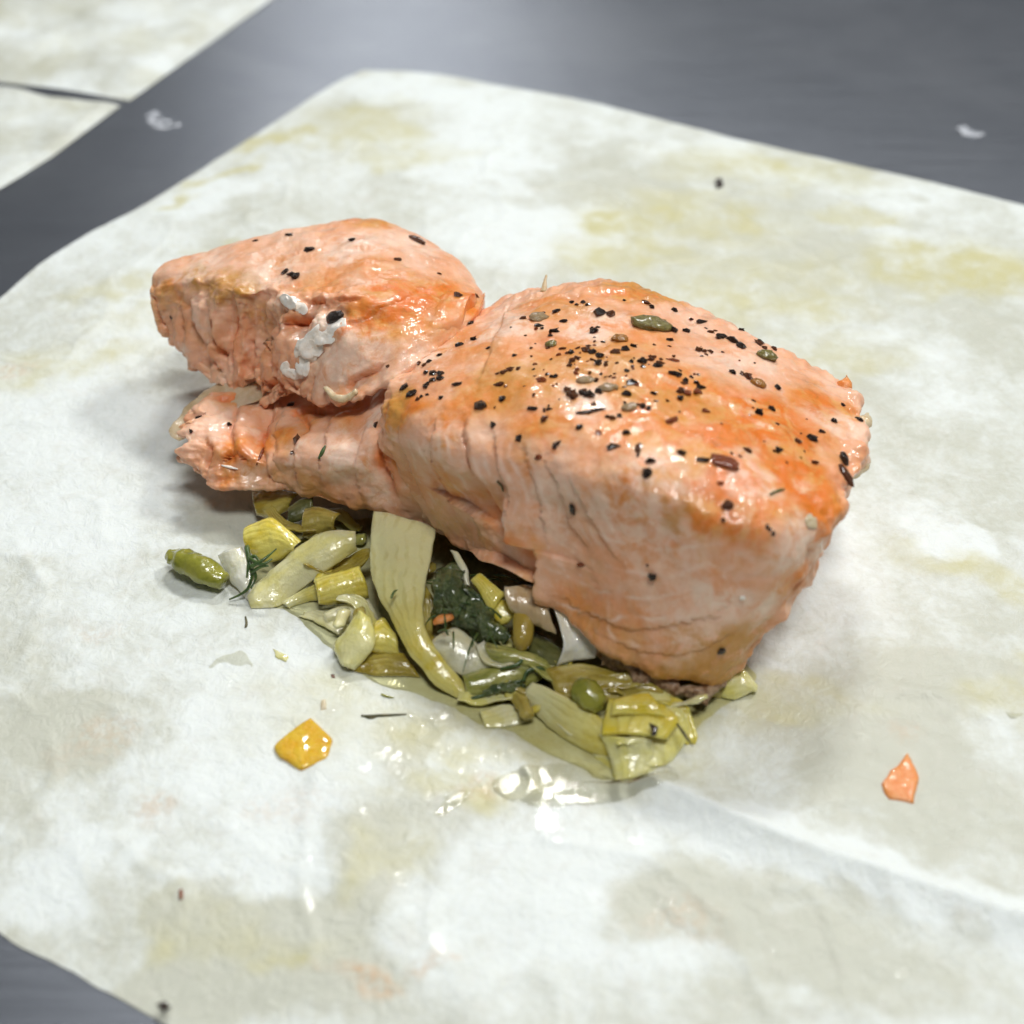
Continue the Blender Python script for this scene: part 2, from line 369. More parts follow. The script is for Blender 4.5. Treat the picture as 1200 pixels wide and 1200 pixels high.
grease += blobs(Q, [(330, 850, 3.2, 2.6, 60, -.55), (380, 960, 2.0, 1.2, 70, -.5), (560, 190, 2.8, 2.0, -10, -.5), (620, 280, 2.6, 1.6, 0, -.5), (470, 110, 2.2, 1.4, 0, -.4),
                    (60, 480, 2.0, 2.6, 60, -.35), (150, 400, 2.0, 1.0, 50, -.45), (250, 230, 1.6, .8, 40, -.5), (110, 620, 2.4, 1.4, 0, -.4), (560, 900, 1.0, .7, 0, -.45),
                    (70, 1030, 1.6, 1.2, 40, -.5), (900, 985, 3.6, .55, -25, -.6), (1100, 1060, 2.4, .5, -25, -.55), (700, 1010, 1.6, 1.0, 0, -.35), (640, 1080, .9, 1.2, 10, -.3),
                    (960, 640, 1.4, .8, 60, -.5), (1130, 640, 1.4, .8, -20, -.4), (1170, 860, .8, .9, 0, -.3), (1080, 470, 1.3, .7, -10, -.25), (770, 1120, 1.5, .8, 0, -.3),
                    (900, 470, 3.0, 1.5, 0, .2), (1000, 830, 4.5, 1.8, -8, .42), (1100, 950, 2.6, 1.2, -20, .35), (430, 1000, 1.2, 2.4, 0, .45), (330, 1120, 2.2, 1.1, -25, .55),
                    (200, 1160, 1.3, .8, 0, .5), (330, 600, 2.6, 1.3, 20, .3), (470, 860, 2.0, 1.0, 0, .25), (850, 240, 4.5, 2.2, -12, .35), (1050, 350, 4.0, 2.4, -10, .3),
                    (130, 850, 2.6, 1.4, 0, .25), (20, 900, 1.2, 1.2, 0, .25), (780, 1060, 1.0, .8, 0, .3), (980, 1100, 3.5, 1.0, -20, .3)], .6, 1, False)
def spots(L):
    out = np.zeros(len(Q)); W = Q+.25*np.stack([fbm(Q, .9, 3, 131), fbm(Q, .9, 3, 137), 0*Q[:, 0]], 1)
    for px, py, rx, ry, an, s_ in L:
        c = at(px, py, 0); a_ = math.radians(an); d = W-c; u = (d[:, 0]*math.cos(a_)+d[:, 1]*math.sin(a_))/rx; v_ = (-d[:, 0]*math.sin(a_)+d[:, 1]*math.cos(a_))/ry
        out += s_*(1-sm(np.sqrt(u*u+v_*v_), .88, 1.02))
    return out
grease += spots([(285, 1105, 1.7, 1.0, -20, .35), (215, 1160, 1.0, .9, 0, .25), (790, 1060, 1.0, .8, 0, .25), (425, 1000, .7, 1.6, 5, .22), (560, 890, .8, .62, 0, -.4), (880, 470, 1.2, .6, 0, .1), (1055, 235, .7, .35, -12, .3), (110, 860, 1.4, .9, 10, .2), (980, 1130, 1.8, .8, -20, .2), (1110, 800, 1.6, .7, 0, .2), (1120, 640, .8, .5, -15, -.35)])
yel = blobs(Q, [(880, 360, 3.2, 1.3, 0, .5), (740, 305, 2.2, 1.4, 0, .6), (960, 420, 2.2, 1.0, 0, .35), (730, 270, 1.2, 1.8, 10, .8), (800, 260, 3.2, 1.7, -10, .55), (900, 200, 3.6, 1.4, -12, .45), (1110, 320, 2.8, 1.5, -10, .75), (1000, 260, 1.4, .6, 0, .5), (880, 330, 3.5, 1.5, 0, .4),
                (430, 155, 2.0, 2.2, 20, .55), (320, 165, 1.6, .5, 36, .95), (270, 205, 1.4, .4, 36, .8), (210, 235, 1.0, .3, 36, .5), (480, 190, 2.4, .8, 10, .4), (130, 345, 1.4, .7, 20, .5), (80, 430, 2.4, .9, 25, .4), (200, 370, 2.2, .8, 20, .4), (260, 300, 1.0, .4, 0, .4),
                (280, 1095, 1.7, .6, -25, .35), (320, 1135, .5, .3, 0, .7), (200, 1095, .5, .6, 0, .5), (580, 860, 4.4, 1.6, -8, .5), (560, 935, 1.6, .5, -5, .55), (440, 1000, .5, .9, 0, .35), (690, 860, 3.0, 1.5, 0, .45), (870, 830, 2.4, .6, 0, .4), (1140, 680, 1.8, .5, -25, .5), (1190, 820, 1.0, .7, 0, .5)], .6, 2)
yel = np.clip(yel*(1.3+.7*fbm(Q, .9, 3, 51)), 0, 1)
brown = blobs(Q, [(440, 1143, .75, .2, -10, .8), (190, 955, .45, .5, 60, .35), (1060, 860, .4, .2, 0, .2), (520, 1125, .4, .15, 10, .5), (800, 1085, .8, .4, 0, .3), (120, 880, .8, .5, 40, .25), (330, 960, .5, .5, 0, .2), (560, 930, .3, .2, 0, .3), (20, 440, .8, .5, 30, .35), (250, 600, .4, .3, 0, .3), (110, 740, .5, .3, 0, .2)], .4, 3)
wet = blobs(Q, [(560, 860, 5.5, 2.4, -10, 1.), (280, 780, 1.8, .9, 0, .8), (640, 930, 3.4, 1.0, 0, 1.), (450, 1080, 2.0, 2.0, 0, .6), (770, 1040, 1.6, 1.6, 0, .7), (830, 830, 3.0, 1.0, 0, .8), (1130, 830, 2.0, .6, 0, .7), (120, 1070, 1.2, 1.4, 0, .6), (300, 400, 3, 3, 0, .35), (1000, 830, 3.5, .9, 0, .7)], .6, 4)
wet = np.clip(wet+.25*sm(fbm(Q, .6, 3, 61), .1, .5), 0, 1)
obj('parchment_sheet', P, grid_faces(nu, nv, False), M['paper'], 'large oil-stained parchment sheet under the salmon', 'parchment paper', 'parchment sheets on the steel worktop',
    attrs={'stain': np.stack([np.clip(grease, 0, 1), yel, wet, brown], 1)})
def back_sheet(edge_px, mode, label, seed):
    """a sheet lying behind: front edge drawn, the rest runs out of the picture"""
    E0, E1 = [cr(pts(e), 90) for e in edge_px]
    s_ = np.linspace(0, 1, 70)[None, :, None]; G = E0[:, None]*(1-s_)+E1[:, None]*s_; P = G.reshape(-1, 3)
    Q = P.copy(); P[:, 2] = .10+.07*fbm(Q, .3, 3, seed)+.05*fbm(Q, .9, 2, seed+3)
    P[:, 2] = np.maximum(P[:, 2]*np.tile(sm(np.linspace(0, 1, 70), 0, .12)*(1 if mode else 0)+(0 if mode else 1)*sm(np.linspace(1, 0, 70), 0, .2), 90)*np.repeat(sm(np.linspace(1, 0, 90), 0, .1), 70), 0)+.02
    gz = np.clip(.35+.4*fbm(Q, .35, 3, seed+5), 0, 1)
    st = np.stack([gz, np.clip(.3*fbm(Q, .5, 3, seed+7), 0, .3), np.clip(.3+.3*fbm(Q, .6, 2, seed), 0, 1), 0*gz], 1)
    obj('parchment_sheet', P, grid_faces(90, 70, False), M['paper'], label, 'parchment paper', 'parchment sheets on the steel worktop', attrs={'stain': st})
back_sheet([[(-260, 65, 0), (-100, 82, 0), (0, 97, 0), (70, 105, 0), (152, 119, 0)], [(-100, -190, 0), (40, -180, 0), (180, -150, 0), (300, -120, 0), (430, -80, 0)]], 1,
           'plain parchment sheet in the far corner, touching the top of the picture', 91)
back_sheet([[(-260, 80, 0), (-80, 90, 0), (0, 107, 0), (80, 119, 0), (142, 124, 0)], [(-420, 340, 0), (-220, 290, 0), (-60, 250, 0), (0, 222, 0), (62, 184, 0)]], 0,
           'wavy-edged parchment sheet at the left picture edge, below the far one', 97)

# ------------------------------------------------------------------ the salmon
def loft(stations, nu, nv, capL=None, capR=None, back=(.35, .55), floor=.7, undercut=.12):
    """stations: rows of (px, py, z) from the far upper outline down to the near lower edge; the unseen rest closes behind"""
    R = []
    for st in stations:
        p = pts(st); b, f = p[0], p[-1]
        lip = f+.05*(b-f); lip[2] = f[2]-.02
        u1 = f+.2*(b-f); u1[2] = f[2]+undercut
        u2 = f+.62*(b-f); u2[2] = max(f[2]+undercut*.6, floor)
        bl = b+np.array([0, back[0], 0]); bl[2] = min(max(floor, b[2]*.35), b[2]-.3)
        bm = b+np.array([0, back[1], 0]); bm[2] = b[2]*.72+.1
        R.append(np.concatenate([p, [lip, u1, u2, bl, bm]]))
    R = np.array(R)
    def capst(r, off):
        c = r.mean(0); off = np.array(off, float)
        return [c+(r-c)*.82+off*.62, c+(r-c)*.45+off*.95, c+(r-c)*.02+off]
    if capL is not None: R = np.concatenate([np.array(capst(R[0], capL))[::-1], R])
    if capR is not None: R = np.concatenate([R, np.array(capst(R[-1], capR))])
    G = cr(R, nu); G = np.swapaxes(cr(np.swapaxes(G, 0, 1), nv, True), 0, 1)
    m = R.shape[1]
    vv = np.broadcast_to((np.arange(nv)/nv*m)[None], (nu, nv)).ravel()       # 0 = far outline, len(st)-1 = near lower edge
    uu = np.broadcast_to((np.linspace(0, len(R)-1, nu)-(3 if capL is not None else 0))[:, None], (nu, nv)).ravel()
    return G, uu, vv
def bvh_of(G):
    nu, nv = G.shape[:2]; a, b = max(1, nu//150), max(1, nv//120)
    g = G[::a, ::b]; return BVHTree.FromPolygons([Vector(p) for p in g.reshape(-1, 3)], grid_faces(g.shape[0], g.shape[1], True).tolist())
def cast(tree, px, py):
    d = ray(px, py); d = d/np.linalg.norm(d); h = tree.ray_cast(Vector(CAM), Vector(d))
    return None if h[0] is None else (np.array(h[0]), np.array(h[1]))
def cast_line(tree, L):
    out = []
    for px, py in L:
        h = cast(tree, px, py)
        if h is None:
            n_ = tree.find_nearest(Vector(at(px, py, 2.5))); h = (np.array(n_[0]), None)
        out.append(h[0])
    return np.array(out)
def gaps(V, tree, L):
    """grooves: (polyline px, width cm, depth cm); returns inward displacement and crack mask"""
    D = np.zeros(len(V)); K = np.zeros(len(V))
    wv = np.stack([fbm(V, 2.0, 3, 3), fbm(V, 2.0, 3, 5), fbm(V, 2.0, 3, 7)], 1)*.07
    for line, wd, dp, deep in L:
        q = cast_line(tree, line); q = cr(q, max(8, 4*len(q)))
        d, t = seg_dist(V+wv, q); f = np.minimum(1, np.minimum(t, 1-t)*5+.1)
        e = np.exp(-(d/wd)**2)*f; K = np.maximum(K, deep*e)
        # one lip stands over the other, like overlapping flakes
        tg = q[-1]-q[0]; h_ = tree.find_nearest(Vector(q[len(q)//2])); nn = np.array(h_[1]); nn = nn if nn@(CAM-q[0]) > 0 else -nn
        sd_ = np.cross(tg, nn); sd_ /= np.linalg.norm(sd_)+1e-9
        c_ = q[np.clip((t*(len(q)-1)).round().astype(int), 0, len(q)-1)]
        side = ((V+wv-c_)*sd_).sum(1)
        lip = np.where(side > 0, np.exp(-(d/(wd*3.2))**2)*.75, -np.exp(-(d/(wd*3.5))**2)*.25)*np.minimum(1, d/(wd*.25)+.2)
        D += dp*f*((.6 if deep > .34 else .15)*np.exp(-(d/(wd*.6))**2)+lip)
    return D, K
def paint(V, tree, L, seed=0, warp=.35):
    out = np.zeros(len(V))
    W = V+warp*np.stack([fbm(V, 1.3, 3, 13+seed), fbm(V, 1.3, 3, 15+seed), fbm(V, 1.3, 3, 19+seed)], 1)
    for px, py, r, s_ in L:
        h = cast(tree, px, py)
        if h is None: continue
        d = np.linalg.norm(W-h[0], axis=1); out = np.maximum(out, s_*(1-sm(d, .35*r, 1.15*r)))
    return out
BASE = at(640, 600, 0.2)
salmon = thing('salmon_fillet', BASE, 'cooked pink salmon fillet with a peppered seared top on the wilted vegetables', 'salmon')
TREES = {}
def seams(V, tree, L, wd=.04):
    K = np.zeros(len(V)); wv = np.stack([fbm(V, 1.6, 3, 63), fbm(V, 1.6, 3, 65), fbm(V, 1.6, 3, 67)], 1)*.08
    for line in L:
        q = cr(cast_line(tree, line), 24); d, t = seg_dist(V+wv, q); K = np.maximum(K, np.exp(-(d/wd)**2)*np.minimum(1, np.minimum(t, 1-t)*4))
    return K
def finish(name, G, disp, colours, label=None, seam=None):
    nu, nv = G.shape[:2]; N = grid_normals(G); c = G.reshape(-1, 3).mean(0)
    if ((G.reshape(-1, 3)-c)*N.reshape(-1, 3)).sum() < 0: N = -N; flip = True
    else: flip = False
    G2 = G+N*disp.reshape(nu, nv)[..., None]
    # second pass of fine relief along the new normals
    N2 = grid_normals(G2)*(-1 if flip else 1); V2 = G2.reshape(-1, 3)
    fine = .008*fbm(V2, 5, 3, 71)+.004*fbm(V2, 14, 2, 73)
    G2 = G2+N2*fine.reshape(nu, nv)[..., None]
    Fc = grid_faces(nu, nv, True)
    if flip: Fc = Fc[:, ::-1].copy()
    o = obj(name, G2.reshape(-1, 3), Fc, M['salmon'], parent=salmon, attrs={'paint': np.stack(colours, 1), 'seam': np.stack([seam if seam is not None else 0*disp]*3+[0*disp+1], 1)})
    if label: o['label'] = label
    TREES[name] = bvh_of(G2)
    return o, G2

# --- the thick block
L_st = [
 [(545, 376, 2.9), (500, 408, 3.2), (464, 446, 3.325), (446, 490, 3.02), (452, 530, 2.35), (470, 570, 1.7), (492, 603, 1.25)],
 [(590, 350, 3.3), (550, 402, 3.7), (515, 456, 3.75), (500, 512, 3.44), (512, 562, 2.6), (535, 612, 1.8), (552, 652, 1.25)],
 [(640, 338, 3.6), (615, 395, 4.0), (590, 460, 4.05), (578, 530, 3.64), (580, 590, 2.85), (582, 638, 2.1), (586, 676, 1.4)],
 [(705, 329, 3.8), (695, 400, 4.2), (682, 475, 4.25), (672, 550, 3.94), (668, 610, 3.0), (664, 665, 2.1), (660, 716, 1.3)],
 [(770, 345, 3.7), (765, 415, 4.2), (757, 490, 4.3), (752, 570, 4.04), (742, 640, 3.0), (728, 705, 2.0), (714, 762, 1.1)],
 [(850, 379, 3.5), (845, 440, 4.0), (838, 515, 4.2), (832, 595, 3.94), (818, 670, 2.9), (795, 735, 1.8), (774, 792, 0.85)],
 [(925, 416, 3.2), (922, 475, 3.7), (913, 545, 3.85), (905, 620, 3.64), (888, 690, 2.6), (860, 750, 1.5), (832, 802, 0.55)],
 [(985, 446, 2.9), (1003, 492, 3.1), (998, 548, 3.25), (968, 615, 3.24), (938, 680, 2.3), (897, 738, 1.3), (857, 787, 0.55)]]
G, uu, vv = loft(L_st, 560, 460, capL=(.25, .1, 0), capR=(.42, .25, 0))
V0 = G.reshape(-1, 3); T = bvh_of(G)
grooves = [
 ([(545, 493), (549, 540), (566, 590), (584, 640)], .09, .12, .35),
 ([(512, 486), (506, 520), (516, 566), (538, 612)], .09, .07, .15),
 ([(470, 488), (474, 530), (492, 575), (512, 612)], .10, .07, .1),
 ([(577, 505), (582, 545), (596, 580), (592, 610)], .09, .06, .12),
 ([(608, 512), (618, 550), (632, 590), (640, 640)], .10, .045, .08),
 ([(640, 530), (652, 566), (668, 610), (690, 650)], .11, .04, .06),
 ([(668, 545), (680, 585), (705, 630), (740, 668)], .07, .03, .1),
 ([(640, 692), (690, 722), (745, 737), (810, 728), (870, 700)], .05, .035, .2),
 ([(700, 745), (760, 765), (820, 760), (870, 735)], .05, .03, .15),
 ([(760, 440), (840, 470), (930, 520)], .16, .04, .0),
 ([(640, 420), (720, 450), (800, 500), (900, 560)], .2, .03, .0),
 ([(600, 350), (580, 400), (560, 450)], .2, .05, .0),
]
D, K = gaps(V0, T, grooves)
disp = -D+.06*fbm(V0, .8, 3, 21)+.012*fbm(V0, 2.6, 3, 23)
# step: the right-hand flakes stand proud of the left-hand ones along a torn line
step = cr(cast_line(T, [(588, 590), (590, 620), (589, 655), (592, 690)]), 30)
sd, stt = seg_dist(V0, step); sgn = V0[:, 0]+.06*fbm(V0, 4, 3, 9)-np.interp(V0[:, 2], step[::-1, 2], step[::-1, 0])
low = sm(uu*0+vv, 3.4, 4.4)*(vv < 7.5)
disp -= .30*low*sm(-sgn, -.03, .04)*(1-sm(-sgn, .5, 1.5))
disp += .08*low*sm(sgn, -.03, .03)*(1-sm(sgn, .1, 1.2))
# ragged lower edge and torn left end
edge = np.exp(-((vv-6.2)/.7)**2)
disp += edge*(.09*fbm(V0, 1.5, 3, 33)+.02*np.abs(fbm(V0, 5, 2, 35)))
disp += np.exp(-((uu+.2)/.5)**2)*.10*fbm(V0, 3.0, 3, 39)
disp += sm(uu, 6.4, 7.2)*.16*fbm(V0, 1.8, 3, 43)
# crusty high spots along the back
disp += np.exp(-(np.minimum(vv, 12-vv)/.6)**2)*.07*fbm(V0, 2.4, 3, 47)
sear = paint(V0, T, [(700, 400, 1.8, .55), (600, 440, 1.7, .55), (560, 400, 1.0, .4), (800, 480, 1.8, .8), (900, 500, 1.5, 1.), (850, 540, 1.5, .95), (760, 530, 1.4, .7), (930, 560, 1.1, 1.), (960, 600, .8, .8), (860, 590, 1.2, .8), (740, 340, .9, .8),
                     (960, 470, .8, .9), (640, 360, 1.0, .7), (470, 480, .6, .8), (540, 480, .9, .6), (640, 500, 1.0, .6), (930, 680, .7, .5), (760, 610, .9, .45), (620, 640, .5, .5), (520, 560, .6, .45), (700, 720, 1.0, .35), (560, 600, .5, .45)], 1)
brown = paint(V0, T, [(738, 336, .7, .8), (760, 345, .6, .7), (460, 478, .5, .9), (660, 360, .7, .5), (690, 430, 1.3, .55), (600, 440, .8, .5), (800, 470, .8, .5), (820, 785, 1.1, 1.), (745, 780, .8, .6), (850, 765, .8, 1.), (800, 770, .8, .7), (870, 745, .5, .8), (520, 610, .5, .5), (620, 690, .5, .45), (480, 590, .5, .5), (800, 600, .4, .7), (560, 640, .4, .5), (700, 750, .8, .4)], 2)
pale = paint(V0, T, [(590, 385, .8, .7), (700, 380, .8, .7), (690, 470, .6, .9), (870, 430, .9, .6), (740, 590, 1.2, .7), (650, 590, 1.0, .6), (850, 700, .8, .8), (900, 715, .5, .8), (800, 730, 1.0, .5), (930, 640, .8, .7), (960, 640, .5, .8), (985, 500, .6, .6), (520, 520, .9, .5), (880, 560, .6, .6), (780, 660, 1.2, .5), (500, 420, .7, .8), (640, 540, .7, .5)], 3)
deep = np.clip(K*.8+paint(V0, T, [(985, 560, .35, .3), (588, 640, .25, .6)], 4), 0, .8)
sl = [[(x+dx, y) for x, y in g[0]] for g in grooves[:7] for dx in (9, 20)]
sl += [[(600, 668), (660, 706), (730, 726), (800, 720), (868, 690)], [(610, 640), (670, 680), (745, 700), (820, 690), (890, 645)], [(625, 615), (690, 655), (760, 672), (830, 662), (905, 620)], [(655, 600), (720, 632), (790, 645), (860, 634)], [(660, 722), (720, 748), (790, 752), (850, 728)], [(700, 590), (760, 612), (830, 616)]]
loin, GL = finish('thick_block', G, disp, [sear, brown, pale, deep], seam=seams(V0, T, sl))

# --- lower left layer
M_st = [
 [(330, 448, 1.5), (328, 478, 1.6), (322, 506, 1.62), (316, 532, 1.52), (320, 553, 1.2), (334, 571, .95)],
 [(372, 445, 1.7), (366, 482, 1.85), (354, 512, 1.9), (349, 538, 1.76), (354, 562, 1.35), (376, 586, 1.0)],
 [(430, 445, 2.1), (418, 480, 2.35), (406, 515, 2.32), (402, 545, 2.08), (408, 571, 1.5), (426, 596, 1.05)],
 [(490, 440, 2.8), (470, 480, 2.75), (458, 520, 2.5), (455, 550, 2.1), (462, 578, 1.6), (482, 609, 1.1)],
 [(560, 450, 2.8), (545, 490, 2.7), (530, 530, 2.4), (528, 570, 2.0), (534, 600, 1.6), (545, 636, 1.1)]]
G, uu, vv = loft(M_st, 260, 260, capL=(-.18, -.05, 0), capR=(.2, 0, 0), back=(.2, .3), floor=.85)
V0 = G.reshape(-1, 3); T = bvh_of(G)
D, K = gaps(V0, T, [([(352, 478), (362, 500), (350, 515)], .10, .10, .7), ([(395, 480), (380, 520), (378, 575)], .14, .07, .25), ([(430, 490), (416, 530), (424, 585)], .13, .06, .2), ([(352, 510), (344, 535), (352, 570)], .09, .09, .3), ([(446, 520), (452, 550), (470, 585)], .14, .12, .9), ([(340, 485), (360, 478), (400, 482)], .10, .1, .7)])
disp = -D+.07*fbm(V0, 1.0, 3, 121)+.015*fbm(V0, 3.0, 3, 123)
disp += np.exp(-((vv-5.2)/.7)**2)*(.08*fbm(V0, 2, 3, 133)+.02*np.abs(fbm(V0, 6, 2, 135)))+np.exp(-(uu/.4)**2)*.07*fbm(V0, 3, 3, 137)
sear = paint(V0, T, [(345, 500, .5, .6), (400, 490, .5, .4), (455, 545, .5, .8), (370, 480, .5, .5)], 5)
brown = paint(V0, T, [(360, 575, .5, .6), (420, 590, .5, .5), (330, 560, .4, .5), (340, 530, .3, .3)], 6)
pale = paint(V0, T, [(400, 545, .8, .85), (350, 535, .5, .7), (425, 500, .6, .9), (440, 570, .5, .6)], 7)
finish('lower_layer', G, disp, [sear, brown, pale, np.clip(K, 0, .8)])

# --- torn tip
T_st = [
 [(248, 468, 1.35), (234, 482, 1.48), (225, 498, 1.52), (221, 519, 1.42), (225, 541, 1.15), (237, 562, .95)],
 [(285, 452, 1.35), (272, 476, 1.5), (262, 500, 1.56), (256, 525, 1.46), (254, 549, 1.15), (262, 572, .9)],
 [(322, 448, 1.35), (315, 480, 1.5), (304, 508, 1.56), (298, 537, 1.42), (297, 558, 1.1), (302, 573, .9)],
 [(370, 455, 1.5), (356, 490, 1.6), (346, 518, 1.55), (340, 545, 1.35), (340, 562, 1.1), (348, 574, .95)]]
G, uu, vv = loft(T_st, 220, 220, capL=(-.22, -.08, -.05), capR=(.2, 0, 0), back=(.15, .2), floor=.8)
V0 = G.reshape(-1, 3); fz = V0*np.array([.5, 3.0, 3.0])
V0 = V0.copy(); V0[:, 0] -= (1-sm(uu, -.6, 1.0))*.30*fbm(fz, 1.1, 3, 201); G = V0.reshape(G.shape); T = bvh_of(G)
D, K = gaps(V0, T, [([(322, 480), (312, 510), (316, 562)], .10, .24, .9), ([(280, 470), (272, 505), (276, 545)], .09, .12, .4), ([(262, 545), (275, 530), (290, 540)], .10, .12, .8), ([(250, 470), (275, 466), (300, 455)], .10, .08, .9), ([(240, 510), (248, 530), (244, 548)], .06, .1, .5)])
disp = -D+.06*fbm(V0, 1.4, 3, 221)+.02*fbm(V0, 4.0, 3, 223)
disp += (np.exp(-((vv-4.8)/.9)**2)+np.exp(-(uu/.5)**2))*(.10*fbm(fz, .9, 3, 233)+.03*fbm(V0, 6, 2, 235))
sear = paint(V0, T, [(280, 535, .5, .7), (310, 515, .4, .6), (265, 555, .4, .5)], 8)
pale = paint(V0, T, [(255, 500, .5, .5), (290, 550, .4, .6), (300, 500, .4, .5)], 9)
finish('torn_tip', G, disp, [sear, paint(V0, T, [(275, 470, .5, .4), (300, 565, .4, .4)], 10), pale, np.clip(K, 0, .85)])

# --- folded flap on top
F_st = [
 [(200, 306, 2.95), (186, 320, 2.93), (179, 340, 2.72), (181, 362, 2.4), (190, 384, 1.95), (206, 404, 1.6)],
 [(255, 290, 3.15), (243, 310, 3.25), (231, 329, 3.22), (225, 362, 2.75), (232, 406, 2.05), (247, 446, 1.45)],
 [(322, 272, 3.35), (305, 298, 3.5), (287, 343, 3.42), (277, 362, 3.0), (270, 408, 2.25), (277, 455, 1.5)],
 [(345, 268, 3.4), (330, 297, 3.55), (315, 338, 3.5), (306, 374, 2.9), (299, 412, 2.25), (299, 448, 1.75)],
 [(368, 264, 3.4), (354, 295, 3.65), (338, 350, 3.62), (325, 388, 3.05), (316, 430, 2.35), (311, 471, 1.65)],
 [(408, 259, 3.4), (394, 292, 3.7), (378, 350, 3.78), (360, 390, 3.3), (347, 430, 2.65), (342, 464, 2.05)],
 [(448, 258, 3.4), (440, 297, 3.8), (425, 350, 3.92), (405, 397, 3.5), (388, 435, 2.95), (380, 470, 2.4)],
 [(502, 282, 3.3), (498, 317, 3.7), (485, 357, 3.85), (464, 397, 3.65), (444, 430, 3.35), (424, 464, 2.9)],
 [(543, 312, 3.2), (538, 337, 3.5), (527, 361, 3.65), (512, 385, 3.65), (496, 408, 3.5), (480, 430, 3.35)],
 [(566, 342, 3.1), (562, 352, 3.3), (556, 363, 3.45), (549, 374, 3.5), (541, 385, 3.45), (531, 396, 3.4)]]
for i_, r_ in enumerate(F_st):                  # a crisper shoulder where the torn face begins
    k_ = .46 if i_ < 2 else .36
    r_.insert(3, tuple((1-k_)*a_+k_*b_ for a_, b_ in zip(r_[2], r_[3]))); r_.insert(2, tuple(k_*a_+(1-k_)*b_ for a_, b_ in zip(r_[1], r_[2])))
G, uu, vv = loft(F_st, 420, 360, capL=(-.1, .05, 0), capR=(.12, .05, 0), back=(.25, .4), floor=1.5, undercut=.25)
V0 = G.reshape(-1, 3); T = bvh_of(G)
D, K = gaps(V0, T, [
 ([(334, 378), (350, 374), (366, 372)], .075, .22, 1.), ([(360, 350), (376, 354), (386, 352)], .05, .10, .9), ([(392, 352), (410, 353), (424, 350)], .05, .08, .7),
 ([(318, 392), (310, 415), (305, 445), (304, 462)], .10, .28, .7), ([(334, 385), (322, 405), (316, 430)], .09, .26, .8),
 ([(278, 372), (274, 400), (268, 430)], .09, .26, .6), ([(246, 360), (250, 395), (262, 425)], .08, .18, .5), ([(222, 350), (226, 375), (236, 405)], .07, .12, .3),
 ([(205, 352), (210, 380), (220, 405)], .07, .10, .3), ([(352, 425), (352, 445), (348, 465)], .06, .14, .5), ([(372, 440), (368, 455), (366, 468)], .05, .10, .4),
 ([(330, 425), (326, 445), (322, 462)], .05, .10, .5), ([(400, 380), (430, 370), (470, 350), (510, 330)], .2, .05, .2), ([(405, 450), (420, 440), (450, 425)], .08, .10, .5), ([(296, 395), (294, 420), (290, 440)], .04, .07, .3),
 ([(240, 400), (246, 420), (256, 440)], .12, .12, .1), ([(330, 300), (400, 290), (470, 300)], .25, .03, 0)])
disp = -D+.06*fbm(V0, .9, 3, 321)+.012*fbm(V0, 3.0, 3, 323)
torn = sm(-uu, -6.3, -5.2)*sm(vv, 3.4, 4.4)*(vv < 8.5)
fib = V0.copy(); fib[:, 2] *= .18
disp += np.exp(-((vv-3.2)/.9)**2)*sm(-uu, -6.3, -5.2)*.11*fbm(V0, 2.6, 3, 341)
disp += torn*(.20*fbm(fib, 2.2, 3, 331)+.03*fbm(V0, 7, 2, 333))
disp += np.exp(-((vv-7.2)/.7)**2)*(.14*fbm(V0, 1.8, 3, 335)+.03*np.abs(fbm(V0, 6, 2, 337)))
sear = paint(V0, T, [(470, 350, 1.3, 1.), (520, 345, .9, .95), (430, 375, .8, .8), (545, 350, .6, .8), (440, 310, .9, .5), (370, 330, .8, .45), (340, 300, .5, .3), (430, 262, .6, .6), (200, 340, .4, .6)], 11)
brown = paint(V0, T, [(280, 340, .6, 1.), (235, 330, .5, .95), (260, 335, .5, .9), (300, 345, .4, .8), (190, 345, .4, .6), (310, 370, .5, .5), (225, 322, .3, .9), (245, 400, .5, .3), (440, 258, .5, .5)], 12)
pale = paint(V0, T, [(320, 310, .9, .7), (240, 310, .7, .6), (410, 290, .9, .7), (400, 420, .9, .7), (370, 405, .5, .9), (300, 420, .5, .3), (440, 420, .7, .6), (240, 380, .6, .4), (480, 290, .7, .5), (330, 345, .3, .9)], 13)
finish('folded_flap', G, disp, [sear, brown, pale, np.clip(K, 0, .9)])

# everything raycast for bits that stick to the flesh
def hit(px, py):
    best = None
    for nme, t in TREES.items():
        h = cast(t, px, py)
        if h and (best is None or np.linalg.norm(h[0]-CAM) < np.linalg.norm(best[0]-CAM)): best = (h[0], h[1], nme)
    return best
def on_flesh(L, lift=.02):
    out = []
    for px, py in L:
        h = hit(px, py)
        if h is None:
            out.append(at(px, py, 2.0)); continue
        n_ = h[1] if h[1]@(CAM-h[0]) > 0 else -h[1]
        out.append(h[0]+n_*lift)
    return np.array(out)

